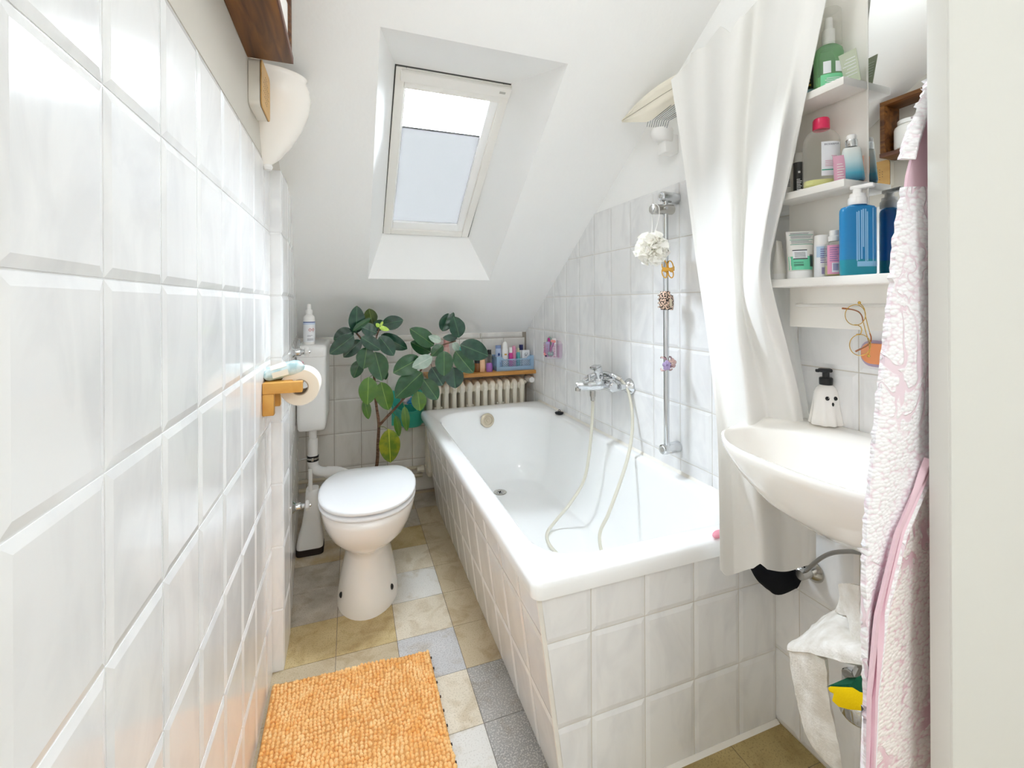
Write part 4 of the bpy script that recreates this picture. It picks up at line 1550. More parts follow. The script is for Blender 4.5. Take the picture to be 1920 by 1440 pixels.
c = Vector((1.2161, 0.7422, S3z))
o = thing('body_lotion_tube', 'white and mint green lotion tube on the lowest mirror shelf', 'tube', c); o.scale = (.92, .92, .92)
mb = MB(); crimp_tube(mb, c, .0270, .1000, YW, 1.18, .019); tb = mb.build('tube', M['tubewhite'], o, 60)
mb = MB(); mb.lathe([(0, 0), (.0265, 0), (.0270, .002), (.0270, .0185), (0, .0187)], c, 28); mb.build('cap', M['white'], o)
mb = MB(); tube_face(mb, c, .027, .1000, YW, -.97, .97, .02, .36, 1.18, .019); mb.build('green_band', M['mint'], tb, 0)
mb = MB()
for t in (.655, .775, .90):
    tube_face(mb, c, .027, .1000, YW, -.8, .9, t, t + .010, 1.18, .019, m_=1)
mb.build('green_lines', M['petrol'], tb, 0)
mb = MB()
for t in (.95, .925, .87, .845, .82, .745, .72, .69):
    tube_face(mb, c, .027, .1000, YW, -.72, .8 - .1 * ((t * 100) % 3), t, t + .008, 1.18, .019, m_=1)
mb.build('print_lines', M['inkgrey'], tb, 0)
mb = MB(); tube_face(mb, c, .027, .1000, YW, -.72, .35, .285, .52, 1.18, .019, eps=.0011); lbx = mb.build('info_box', M['whiteprint'], tb, 0)
mb = MB()
for t in (.5, .285):
    tube_face(mb, c, .027, .1000, YW, -.72, .35, t, t + .022, 1.18, .019, eps=.0016, m_=1)
for t in (.45, .42, .39, .36, .33):
    tube_face(mb, c, .027, .1000, YW, -.6, .2, t, t + .008, 1.18, .019, eps=.0016, m_=1)
for t in (.20, .15, .12):
    tube_face(mb, c, .027, .1000, YW, -.7, .0, t, t + .012, 1.18, .019, eps=.0012, m_=1)
for u in range(7):
    tube_face(mb, c, .027, .1000, YW, .55 + u * .045, .572 + u * .045, .1, .40, 1.18, .019, eps=.0012, n=1)
mb.build('print', M['ink'], tb, 0)

c = Vector((1.2216, 0.6952, S3z))
o = thing('lotion_bottle', 'pale blue and white bottle with a white cap on the lowest mirror shelf', 'bottle', c); o.scale = (.92, .92, .92)
mb = MB(); oval_bottle(mb, c, .0155, .0145, [(.9, 0), (1, .003), (1, .075), (.98, .078)], YW, pw=2.2); bt = mb.build('body', M['labelwhite'], o)
mb = MB(); oval_bottle(mb, c, .0150, .0140, [(1, .0782), (1, .099), (.93, .1015), (.5, .102)], YW, pw=2.2); mb.build('cap', M['white'], o)
mb = MB(); flat_label(mb, c, .0155, .0145, YW, -.9, .92, .048, .074, 2.2); mb.build('blue_label', M['paleblue'], bt, 0)
mb = MB()
for k in range(9):
    flat_label(mb, c, .0155, .0145, YW, -.35 + k * .09, -.30 + k * .09, .008, .024, 2.2, n=1)
for k in range(7):
    flat_label(mb, c, .0155, .0145, YW, -.5, .35 - .1 * (k % 3), .035 + .0052 * k, .0368 + .0052 * k, 2.2, eps=.001)
mb.build('print', M['lilacprint'], bt, 0)

c = Vector((1.2161, 0.6648, S3z))
o = thing('face_oil_bottle', 'clear pump bottle with a pink label on the lowest mirror shelf', 'bottle', c); o.scale = (.92, .92, .92)
mb = MB(); oval_bottle(mb, c, .0185, .0165, [(.9, 0), (1, .003), (1, .070), (.9, .077), (.5, .081), (.45, .083)], YW, pw=2.4); bt = mb.build('body', M['clear'], o)
mb = MB(); oval_bottle(mb, c, .0170, .0150, [(.9, .003), (1, .005), (1, .026)], YW, pw=2.4); mb.build('liquid', mat('olive_oil_liquid', '#c8bd86', .2), bt)
mb = MB(); flat_label(mb, c, .0185, .0165, YW, -.92, .35, .006, .073, 2.4); lbp = mb.build('pink_label', M['pinklabel'], bt, 0)
mb = MB(); flat_label(mb, c, .0185, .0165, YW, -.55, .18, .010, .032, 2.4, eps=.001); lw = mb.build('white_field', M['whiteprint'], lbp, 0)
mb = MB()
for k in range(9):
    flat_label(mb, c, .0185, .0165, YW, -.45 + k * .065, -.42 + k * .065, .014, .030, 2.4, eps=.0015, n=1)
for k in range(7):
    flat_label(mb, c, .0185, .0165, YW, -.75, .15 - .1 * (k % 3), .036 + .0050 * k, .0372 + .0050 * k, 2.4, eps=.0011)
mb.build('print', M['lilacprint'], lbp, 0)
text_part('A', .010, bt, M['ink'], frame_mtx(c + rot(YW) @ Vector((.0125, -.0140, .060)), rot(YW) @ Vector((1, .25, 0)), (0, 0, 1)))
mb = MB(); mb.lathe([(0, .083), (.011, .083), (.0115, .094), (.0095, .096), (.009, .108), (0, .109)], c, 20); mb.build('pump', M['white'], o)

# blue shower bottle
c = Vector((1.2041, 0.6096, S3z))
o = thing('shower_gel_bottle', 'large bright blue bottle with a white pump on the lowest mirror shelf', 'bottle', c); o.scale = (.92, .92, .92)
YB_ = radians(-32)
bw, bd = .0330, .0185
mb = MB(); oval_bottle(mb, c, bw, bd, [(.93, 0.0), (1, .004), (1, .0335)], YB_, pw=3.2); lo_ = mb.build('lower_body', M['tealplastic'], o)
mb = MB(); oval_bottle(mb, c, bw, bd, [(1, .0336), (1, .138), (.985, .144), (.9, .149), (.55, .153), (.45, .154)], YB_, pw=3.2); up_ = mb.build('upper_body', M['blueplastic'], o)
mb = MB(); mb.lathe([(0, .154), (.0165, .154), (.0175, .156), (.0175, .168), (.0165, .170), (.0145, .1705), (.0145, .178), (.0100, .179), (.0085, .181), (.0085, .190), (0, .190)], c, 24); pm = mb.build('pump', M['white'], o)
mb = MB(); mb.box(-.032, .012, -.0085, .0085, .188, .197, .003); mb.xf(Matrix.Translation(c) @ Matrix.Rotation(radians(100), 4, 'Z')); mb.build('spout', M['white'], pm, 40)
mb = MB()
for u, z0, z1 in ((-.34, .030, .136), (-.23, .032, .138), (-.08, .034, .140), (.02, .060, .142), (.15, .028, .142), (.25, .030, .136)):
    flat_label(mb, c, bw, bd, YB_, u, u + .075, z0, z1, 3.2, n=2)
flat_label(mb, c, bw, bd, YB_, .60, .66, .020, .144, 3.2, n=2)
flat_label(mb, c, bw, bd, YB_, .86, .965, .026, .146, 3.2, n=3)
flat_label(mb, c, bw, bd, YB_, -.30, .95, .018, .029, 3.2)
mb.build('white_print', mat('translucent_white_print', '#8fc3e6', .4), up_, 0)

# middle shelf -------------------------------------------------------
c = Vector((1.2271, 0.7873, S2z))
o = thing('small_clear_tube', 'translucent white tube behind the curtain edge on the middle mirror shelf', 'tube', c); o.scale = (.92, .92, .92)
mb = MB(); crimp_tube(mb, c, .017, .090, YW, 1.1, .0); mb.build('tube', M['tubewhite'], o, 60)
mb = MB()
for k in range(5):
    tube_face(mb, c, .017, .09, YW, -.3, .5, .3 + .05 * k, .32 + .05 * k, 1.1, m_=1)
mb.build('print', M['inkgrey'], o, 0)
c = Vector((1.2234, 0.7505, S2z))
o = thing('charcoal_tube', 'charcoal black tube with a pale cap on the middle mirror shelf', 'tube', c); o.scale = (.92, .92, .92)
mb = MB(); oval_bottle(mb, c, .0110, .0105, [(.92, 0), (1, .002), (1, .078), (.98, .080)], YW, pw=2.2); bt = mb.build('tube', M['darktube'], o)
mb = MB(); oval_bottle(mb, c, .0106, .0102, [(1, .0802), (1, .1025), (.9, .104)], YW, pw=2.2); mb.build('cap', M['lightgrey'], o)
mb = MB()
for k, u in enumerate((.35, .2, .4, .1, .3, .42, .05)):
    flat_label(mb, c, .011, .0105, YW, -.6, u, .010 + .0042 * k, .0118 + .0042 * k, 2.2)
flat_label(mb, c, .011, .0105, YW, -.35, .1, .052, .057, 2.2)
mb.build('print', M['whiteprint'], bt, 0)

c = Vector((1.2179, 0.6925, S2z))
o = thing('micellar_water_bottle', 'large clear bottle with a bright pink cap on the middle mirror shelf', 'bottle', c); o.scale = (.92, .92, .92)
bw, bd = .0385, .024
pf = [(.93, 0), (1, .004), (1, .098), (.985, .110), (.90, .122), (.72, .132), (.46, .1385), (.42, .1395)]
mb = MB(); oval_bottle(mb, c, bw, bd, pf, YW, pw=2.5); bt = mb.build('body', M['clear'], o)
mb = MB(); oval_bottle(mb, c, bw * .95, bd * .93, [(.9, .003), (1, .006), (1, .0170)], YW, pw=2.5); mb.build('liquid', mat('yellow_green_water', '#e3e59a', .15), bt)
mb = MB(); flat_label(mb, c, bw, bd, YW, -.22, .86, .024, .104, 2.5); lb = mb.build('label', M['labelwhite'], bt, 0)
mb = MB(); flat_label(mb, c, bw, bd, YW, -.20, .80, .0365, .0390, 2.5, eps=.0012); mb.build('green_line', M['petrol'], lb, 0)
mb = MB()
for k in range(4):
    flat_label(mb, c, bw, bd, YW, -.02, .5 + .06 * (k % 2), .046 + .004 * k, .0472 + .004 * k, 2.5, eps=.0011)
flat_label(mb, c, bw, bd, YW, .32, .62, .069, .0705, 2.5, eps=.0011)
mb.build('print_lines', M['pinktube'], lb, 0)
text_part('BIODERMA', .0062, lb, M['inkgrey'], frame_mtx(c + rot(YW) @ Vector((bw * .32, -bd * 1.005 - .0006, .097)), rot(YW) @ Vector((1, .05, 0)), (0, 0, 1)))
mb = MB(); mb.lathe([(0, .1395), (.0172, .1395), (.0176, .142), (.0172, .162), (.0150, .166), (0, .1665)], c, 26); mb.build('cap', M['pinkcap'], o)

c = Vector((1.2087, 0.6464, S2z))
o = thing('hand_cream_tube', 'small dusty pink tube leaning before the serum bottle on the middle mirror shelf', 'tube', c); o.scale = (.92, .92, .92)
mb = MB(); crimp_tube(mb, c, .0115, .062, radians(-50), 1.2, .0); tb = mb.build('tube', M['pinktube'], o, 60)
mb = MB()
for k in range(6):
    tube_face(mb, c, .0115, .062, radians(-50), -.5, .6 - .15 * (k % 3), .15 + .1 * k, .175 + .1 * k, 1.2, m_=1)
mb.build('print', M['tubewhite'], tb, 0)

# serum bottle: glass tinted teal towards its foot
m = mat('teal_shaded_glass', '#bcd7d8', .06, spec=.5, coat=.3)
v = nd(m, 'ShaderNodeTexCoord'); sp_ = nd(m, 'ShaderNodeSeparateXYZ'); lk(m, v.outputs['Object'], sp_.inputs[0])
mr = nd(m, 'ShaderNodeMapRange'); mr.inputs['From Min'].default_value = .0; mr.inputs['From Max'].default_value = .072
lk(m, sp_.outputs['Z'], mr.inputs['Value'])
cr = nd(m, 'ShaderNodeValToRGB'); e = cr.color_ramp.elements
e[0].position = .03; e[0].color = lin('#1f5f78'); e[1].position = 1; e[1].color = lin('#dfe4e0')
e2 = e.new(.25); e2.color = lin('#3f9bb4'); e3 = e.new(.6); e3.color = lin('#b9d3d6')
lk(m, mr.outputs[0], cr.inputs['Fac']); lk(m, cr.outputs['Color'], bsdf(m).inputs['Base Color'])
c = Vector((1.2271, 0.6354, S2z))
o = thing('serum_bottle', 'tapered teal footed serum bottle with silver collar on the middle mirror shelf', 'bottle', c); o.scale = (.92, .92, .92)
mb = MB(); oval_bottle(mb, c, .0245, .0150, [(.93, 0), (1, .004), (.70, .073), (.62, .077), (.42, .0785)], radians(-48), pw=3.); mb.build('body', m, o)
mb = MB(); mb.lathe([(0, .0785), (.0115, .0785), (.0117, .093), (.0105, .0955), (0, .0955)], c, 22); mb.build('collar', M['chrome'], o)
mb = MB(); mb.lathe([(0, .0955), (.0092, .0955), (.0096, .103), (.0080, .1065), (0, .107)], c, 20); mb.build('pump', M['white'], o)
c = Vector((1.2446, 0.6289, S2z))
o = thing('peach_tube', 'small peach tube wedged behind the serum bottle', 'tube', c); o.scale = (.92, .92, .92)
mb = MB(); crimp_tube(mb, c, .006, .058, radians(90), 1.3, .0); mb.build('tube', mat('peach_tube', '#eebfa6', .4), o, 60)

# top shelf ----------------------------------------------------------
c = Vector((1.2197, 0.6768, S1z))
o = thing('toner_bottle', 'tall clear green bottle with a transparent cap on the top mirror shelf', 'bottle', c); o.scale = (.92, .92, .92)
bw, bd = .0300, .0215
mb = MB(); oval_bottle(mb, c, bw, bd, [(.93, 0), (1, .003), (1, .086), (.9, .097), (.62, .105), (.5, .107)], YW, pw=2.3); bt = mb.build('body', M['cleargreen'], o)
mb = MB(); oval_bottle(mb, c, bw * .93, bd * .92, [(.9, .002), (1, .005), (1, .030)], YW, pw=2.3); mb.build('liquid', mat('green_toner', '#bfe6c1', .2), bt)
mb = MB(); flat_label(mb, c, bw, bd, YW, -.75, .8, .006, .032, 2.3); lb = mb.build('green_label', M['greenliquid'], bt, 0)
mb = MB(); flat_label(mb, c, bw, bd, YW, -.6, -.1, .034, .062, 2.3); flat_label(mb, c, bw, bd, YW, .2, .7, .036, .060, 2.3); mb.build('pale_label', M['labelwhite'], bt, 0)
mb = MB()
for k in range(4):
    flat_label(mb, c, bw, bd, YW, -.5 + .1 * (k % 2), .55, .009 + .004 * k, .0104 + .004 * k, 2.3, eps=.0012)
mb.build('print', M['whiteprint'], lb, 0)
mb = MB(); mb.lathe([(0, .107), (.013, .107), (.013, .142), (.009, .145), (.008, .17), (0, .171)], c, 20); mb.build('pump', M['white'], o)
mb = MB(); mb.lathe([(.0260, .1050), (.0255, .185), (.023, .188), (0, .188)], c, 24); mb.build('cap', M['clear'], o)

c = Vector((1.2280, 0.7367, S1z))
o = thing('soap_package', 'black package with gold print beside the green bottle on the top mirror shelf', 'package', c); o.scale = (.92, .92, .92)
mb = MB(); mb.box(-.016, .016, -.010, .010, 0, .092, .002); mb.xf(Matrix.Translation(c) @ Matrix.Rotation(YW, 4, 'Z')); bt = mb.build('box', M['blackbox'], o, 30)
mb = MB(); mb.box(-.0155, .0155, -.0106, -.0101, .004, .030); mb.xf(Matrix.Translation(c) @ Matrix.Rotation(YW, 4, 'Z')); mb.build('pale_label', M['paleblue'], bt, 0)
mb = MB()
for k, (a, b) in enumerate(((-.008, .01), (-.006, .008), (-.010, .009), (-.004, .01), (-.009, .006))):
    mb.box(a, b, -.0106, -.0101, .038 + .009 * k, .043 + .009 * k)
mb.xf(Matrix.Translation(c) @ Matrix.Rotation(YW, 4, 'Z')); mb.build('gold_print', M['goldtext'], bt, 0)
c = Vector((1.2326, 0.7781, S1z))
o = thing('cream_jar', 'small cream tube with a blue cap near the curtain on the top mirror shelf', 'tube', c); o.scale = (.92, .92, .92)
mb = MB(); mb.lathe([(0, 0), (.010, 0), (.011, .003), (.011, .030), (0, .031)], c, 18); mb.build('body', mat('beige_tube', '#d8ccb4', .4), o)
mb = MB(); mb.lathe([(0, .031), (.0105, .031), (.0105, .040), (0, .041)], c, 18); mb.build('cap', mat('sky_blue_cap', '#7db4e0', .35), o)
mb = MB()
mm_ = Matrix.Translation((1.2349, 0.6395, S1z)) @ Matrix.Scale(.92, 4) @ Matrix.Rotation(radians(92), 4, 'Z') @ Matrix.Rotation(radians(-14), 4, 'X')
mb.box(-.020, .020, -.0004, .0004, .0005, .072)
mb.xf(mm_)
leafl = tag(mb.build('leaflet', M['sage'], None, 0), 'sage green paper leaflet leaning against the panel on the top mirror shelf', 'leaflet')
mb = MB()
for k in range(6):
    mb.box(-.016, .012 - .004 * (k % 3), .0005, .0008, .02 + .007 * k, .0214 + .007 * k)
    mb.box(-.016, .012 - .004 * (k % 3), -.0008, -.0005, .02 + .007 * k, .0214 + .007 * k)
mb.xf(mm_); mb.build('print', M['whiteprint'], leafl, 0)

# ---- ghost soap dispenser on the basin ledge
gz = .8795
GS = .86
gc = PZ(1549, 794, gz)
gh = thing('soap_dispenser', 'white ghost shaped soap dispenser with a black pump on the washbasin', 'soap dispenser', gc)
mb = MB()
rings = []
for z, r, rip in ((0, .043, .07), (.003, .0455, .07), (.02, .0425, .06), (.04, .039, .045), (.06, .0365, .02), (.08, .0345, .006), (.094, .0315, 0), (.105, .026, 0), (.112, .018, 0), (.1145, .012, 0)):
    rings.append([gc + Vector((r * GS * (1 + rip * sin(9 * a + .6 * sin(3 * a))) * cos(a), r * .86 * GS * (1 + rip * sin(9 * a + .6 * sin(3 * a))) * sin(a), z * GS)) for a in [2 * pi * k / 72 for k in range(72)]])
mb.rings(rings)
mb.build('body', M['porcelain'], gh, 60)
def on_ghost(az, z, push=0.):
    prof = [(0, .043), (.04, .039), (.06, .0365), (.08, .0345), (.094, .0315), (.105, .026)]
    for (z0, r0), (z1, r1) in zip(prof, prof[1:]):
        if z0 <= z <= z1:
            r = lerp(r0, r1, (z - z0) / (z1 - z0))
    a = radians(az)
    return gc + Vector(((r + push) * cos(a), (r + push) * .86 * sin(a), z)) * GS if False else gc + Vector(((r * GS + push) * cos(a), (r * GS + push) * .86 * sin(a), z * GS))
gm_ = mat('ghost_black_glaze', '#111214', .15)
for az, z in ((-149 + 14, .078), (-149 + 52, .078)):
    mb = MB(); mb.sphere(on_ghost(az, z), (.0048, .0046, .0052), 14, 8)
    ey = mb.build('eye', gm_, gh)
    mb = MB(); mb.sphere(on_ghost(az + 4, z + .0022, .0042), .0010, 8, 5); mb.build('highlight', M['white'], ey)
mb = MB(); mb.sphere(on_ghost(-149 + 37, .062), (.0028, .0028, .0048), 12, 8); mb.build('mouth', gm_, gh)
mb = MB(); mb.lathe([(0, .097), (.0140, .097), (.0145, .099), (.0145, .113), (.0130, .115), (.0075, .1155), (.0075, .129), (0, .129)], gc, 24); pmp = mb.build('pump', M['black'], gh)
mb = MB(); mb.box(-.016, .013, -.0085, .0085, .1275, .1370, .0035); mb.box(-.022, -.014, -.005, .005, .1270, .1345, .002); mb.xf(Matrix.Translation(gc) @ Matrix.Rotation(radians(-40), 4, 'Z')); mb.build('pump_head', M['black'], pmp, 40)

# ---- glasses hanging from the rail
M['gold'] = mat('gold_wire', '#d8b25e', .2, 1.)
M['tort'] = mat('brown_temple_tip', '#a5602f', .3)
gl = thing('eyeglasses', 'round gold wire eyeglasses hanging folded from the white rail', 'glasses', PX(1606, 620, 1.222))
def gp(x, y, X=1.2220):      # point of the crop (1420,540, scale 4.8)
    return PX(1420 + x / 4.8, 540 + y / 4.8, X)
def circ(cx, cy, r, X, n=36, sq=1.):
    return [gp(cx + r * cos(2 * pi * k / n), cy + r * sq * sin(2 * pi * k / n), X) for k in range(n)]
mb = MB(); mb.tube(circ(882, 243, 92, 1.2220), .0008, 8, loop=True); mb.build('rim', M['gold'], gl)
mb = MB(); mb.tube(circ(925, 513, 95, 1.2250), .0008, 8, loop=True); mb.build('rim', M['gold'], gl)
M['lens'] = clearmat('eyeglass_lens', '#f7f8f8', .02, .0)
for cx, cy, r, X in ((882, 243, 91, 1.2220), (925, 513, 94, 1.2250)):
    mb = MB(); mb.poly(circ(cx, cy, r, X)); mb.build('lens', M['lens'], gl, 0)
mb = MB(); mb.tube([gp(*q, 1.2215) for q in ((905, 335), (932, 350), (940, 378), (932, 410), (915, 420))], .0009, 8); mb.build('bridge', M['gold'], gl)
for cx, cy in ((885, 333), (908, 418)):
    mb = MB(); mb.sphere(gp(cx, cy, 1.2190), (.004, .004, .0015), 10, 6); mb.build('nose_pad', M['gold'], gl)
for q in ((918, 133), (1002, 612)):
    mb = MB(); mb.sphere(gp(*q, 1.2220), (.0030, .0030, .0034), 10, 6); mb.build('hinge', M['gold'], gl)
mb = MB(); mb.tube(catmull([gp(*q, 1.2280) for q in ((918, 133), (960, 180), (975, 260), (1000, 360), (1015, 412))], 4), .0008, 8); t1 = mb.build('temple', M['gold'], gl)
mb = MB(); mb.tube(catmull([gp(*q, 1.2290) for q in ((1013, 408), (1024, 445), (1018, 485), (985, 520), (930, 548), (886, 570))], 5), [.0012] * 10 + [.0014] * 10 + [.0019] * 6, 8); mb.build('temple_tip', M['tort'], t1)
mb = MB(); mb.tube(catmull([gp(*q, 1.2280) for q in ((1002, 612), (1012, 560), (1000, 480), (975, 390), (955, 310))], 4), .0008, 8); t2 = mb.build('temple', M['gold'], gl)
mb = MB(); mb.tube(catmull([gp(*q, 1.2290) for q in ((952, 305), (942, 255), (915, 218), (870, 198), (815, 188), (765, 183))], 5), [.0012] * 10 + [.0014] * 10 + [.0019] * 6, 8); mb.build('temple_tip', M['tort'], t2)

# ---- orange pad on the wall
pd = thing('cleansing_pad', 'orange rounded pad with a mauve edge on the wall tiles beside the towel', 'pad', PX(1645, 663, 1.345))
pc = PX(1644, 664, 1.352)
mb = MB(); rbox(mb, 1.3555, 1.3625, pc.y - .036, pc.y + .036, pc.z - .030, pc.z + .030, .024)
mb.build('backing', mat('mauve_edge', '#b3a4bf', .6), pd, 40)
mb = MB(); rbox(mb, 1.350, 1.3554, pc.y - .034, pc.y + .033, pc.z - .0235, pc.z + .0235, .020)
mb.bevel(.002, 2, 60)
mb.build('face', mat('orange_silicone', '#ec9a67', .6), pd, 40)

# ---- shower rail with slider
sr = thing('shower_rail', 'chrome shower rail with a slider on the right wall tiles', 'shower rail', (1.305, 1.318, .64))
mb = MB(); mb.tube([(1.305, 1.318, .648), (1.305, 1.318, 1.566)], .0098, 18); mb.build('rail', M['chrome'], sr)
for z, up in ((1.562, 1), (.655, 0)):
    mb = MB()
    mb.tube([(1.284, 1.318, z), (1.288, 1.318, z), (1.3645, 1.330, z)], [.0145, .0185, .0205], 22)
    br_ = mb.build('bracket', M['chrome'], sr)
    mb = MB(); mb.lathe([(0, 0), (.008, 0), (.0075, .0025), (0, .003)], (0, 0, 0), 16, mtx=Matrix.Rotation(radians(-90), 3, 'Y')); mb.xf(Matrix.Translation((1.2840, 1.318, z))); mb.build('screw_cap', M['chrome2'], br_)
mb = MB()
mb.tube([(1.243, 1.312, 1.512), (1.2445, 1.312, 1.512), (1.3345, 1.322, 1.5185), (1.337, 1.322, 1.5185)], [.0155, .0175, .0185, .016], 22)
sl = mb.build('slider', M['chrome2'], sr)
mb = MB(); mb.tube([(1.2905, 1.305, 1.517), (1.2905, 1.293, 1.517)], .006, 12); mb.build('clamp_screw', M['chrome'], sl)

# ---- mesh sponge on its cord
M['mesh'] = mat('white_net', '#fbfaf6', .8, sub=.0)
bsdf(M['mesh']).inputs['Transmission Weight'].default_value = .0
lf = thing('mesh_sponge', 'white net bath sponge hanging by a cord from the shower rail slider', 'bath sponge', PX(1222, 467, 1.238))
lc = PX(1222, 467, 1.236)
mb = MB()
r3 = random.Random(11)
for k in range(60):
    # a ruffled petal strip that starts at the centre
    d = Vector((r3.gauss(0, 1), r3.gauss(0, 1), r3.gauss(0, 1))).normalized()
    s = d.orthogonal().normalized()
    s = Matrix.Rotation(r3.uniform(0, 6.28), 3, d) @ s
    n_ = d.cross(s)
    ph, ph2 = r3.uniform(0, 6), r3.uniform(0, 6)
    R_ = r3.uniform(.052, .066)
    P = []
    for i in range(6):
        t = i / 5
        row = []
        for j in range(15):
            u = (j / 14 - .5) * 2
            a = u * 1.0 * t
            rr_ = R_ * t * (1 - .12 * u * u)
            ruff = .0095 * t * sin(u * 9 + ph) + .004 * t * sin(u * 17 + ph2)
            row.append(lc + d * (rr_ * cos(a)) + s * (rr_ * sin(a)) + n_ * ruff)
        P.append(row)
    mb.grid(P)
mb.build('net', M['mesh'], lf, 70, fixn=False)
mb = MB()
ctop = Vector((1.2555, 1.313, 1.512))
mb.tube(catmull([lc + Vector((0, -.003, .03)), Vector((1.2555, 1.296, 1.47)), Vector((1.2555, 1.2905, 1.512)), ctop + Vector((0, 0, .0195)), Vector((1.2555, 1.334, 1.512)), Vector((1.2555, 1.328, 1.47)), lc + Vector((0, .003, .03))], 6), .0012, 8)
mb.build('cord', M['white'], lf)

# ---- hair claws clipped to the rail
def claw(name, label, zc, m, style):
    t = thing(name, label, 'hair claw', (1.295, 1.318, zc))
    if style == 'wire':
        mb = MB()
        for s in (-1, 1):
            for dz, h in ((.012, .020), (-.012, .017)):
                pts = [Vector((1.300 + .0165 * s * .8 + .011 * cos(a) * 1, 1.302 + .004 * sin(a), zc + dz + h * sin(a))) for a in [2 * pi * k / 20 for k in range(20)]]
                mb.tube(pts, .0020, 8, loop=True)
        mb.build('loops', m, t)
        mb = MB()
        for k in range(5):
            mb.tube(catmull([(1.276, 1.300, zc - .006 + .003 * k), (1.290, 1.292, zc - .003 + .002 * k), (1.305, 1.292, zc - .004 + .002 * k), (1.326, 1.300, zc - .002 + .003 * k)], 4), .0021, 8)
        mb.build('spring_bar', m, t)
    elif style == 'wide':
        mb = MB()
        def jaw(s):
            n = 12
            P = []
            for i in range(n + 1):
                a = lerp(-.1, 1.0, i / n)
                row = []
                for j in range(9):
                    zz_ = lerp(-.034, .032, j / 8)
                    wv = .024 * (1 - .35 * abs(zz_ / .034) ** 2) if s < 0 else .022 * (1 - .3 * abs(zz_ / .034) ** 2)
                    x = 1.304 + s * (.004 + wv * sin(a * 1.5))
                    y = 1.293 + .030 * (1 - cos(a * 1.5))
                    row.append(Vector((x, y, zc + zz_ * (1.0 if s < 0 else .78) + (0 if s < 0 else -.008))))
                P.append(row)
            return P
        mb.grid(jaw(-1), .0022); mb.build('jaw', m, t, 50)
        mb = MB(); mb.grid(jaw(1), .0022); mb.build('jaw', m, t, 50)
        mb = MB(); mb.tube([(1.304, 1.292, zc - .022), (1.304, 1.292, zc + .004)], .005, 10); mb.build('spring', M['oldnickel'], t)
        for k in range(4):
            for s in (-1, 1):
                mb = MB(); zz_ = zc - .024 + .014 * k
                mb.tube(catmull([(1.304 + s * .026, 1.320, zz_), (1.304 + s * .022, 1.332, zz_), (1.304 + s * .008, 1.337, zz_)], 3), [.0026] * 4 + [.0016] * 3, 6)
                mb.build('tooth', m, t)
    else:
        for s in (-1, 1):
            mb = MB()
            for k in range(5):
                a = 2 * pi * k / 5 + .3
                mb.sphere((1.304 + s * .014 + .0105 * cos(a), 1.300 + .003 * s, zc + .003 * s + .0105 * sin(a)), (.0085, .005, .0085), 12, 7)
            mb.build('flower', m if s < 0 else m2, t)
            mb = MB(); mb.tube(catmull([(1.304 + s * .012, 1.302, zc + .018), (1.304 + s * .018, 1.318, zc + .024), (1.304 + s * .010, 1.334, zc + .020)], 4), .003, 8)
            mb.tube(catmull([(1.304 + s * .012, 1.302, zc - .018), (1.304 + s * .018, 1.318, zc - .024), (1.304 + s * .010, 1.334, zc - .020)], 4), .003, 8)
            mb.build('prongs', m2, t)
        mb = MB(); mb.tube([(1.304, 1.297, zc - .006), (1.304, 1.297, zc + .006)], .004, 10); mb.build('spring', M['black'], t)
    return t
M['amber'] = mat('amber_plastic', '#eab13e', .2, coat=.3)
M['leopard'] = mat('leopard_plastic', '#d9b49c', .25)
v = coords(M['leopard']); vo = nd(M['leopard'], 'ShaderNodeTexVoronoi'); vo.inputs['Scale'].default_value = 210; vo.inputs['Randomness'].default_value = 1
lk(M['leopard'], v, vo.inputs['Vector'])
rr = nd(M['leopard'], 'ShaderNodeValToRGB'); rr.color_ramp.elements[0].position = .50; rr.color_ramp.elements[1].position = .56
rr.color_ramp.elements[0].color = lin('#2b2320'); rr.color_ramp.elements[1].color = lin('#e3c4b0')
lk(M['leopard'], vo.outputs['Distance'], rr.inputs['Fac']); lk(M['leopard'], rr.outputs['Color'], bsdf(M['leopard']).inputs['Base Color'])
M['lilac'] = mat('lilac_plastic', '#b8a3d0', .2, coat=.3)
m2 = mat('marbled_pink_plastic', '#c9a3a2', .2, coat=.3)
noisy(m2, '#9c7a84', '#e0bfb6', 60, 2)
def rail_z(v_):
    return PX(1250, v_, 1.305).z
claw('hair_claw', 'amber yellow hair claw, topmost on the shower rail', rail_z(506), M['amber'], 'wire')
claw('hair_claw', 'leopard patterned hair claw in the middle of the shower rail', rail_z(563), M['leopard'], 'wide')
claw('hair_claw', 'lilac flower shaped hair claw, lowest on the shower rail', rail_z(682), M['lilac'], 'flower')

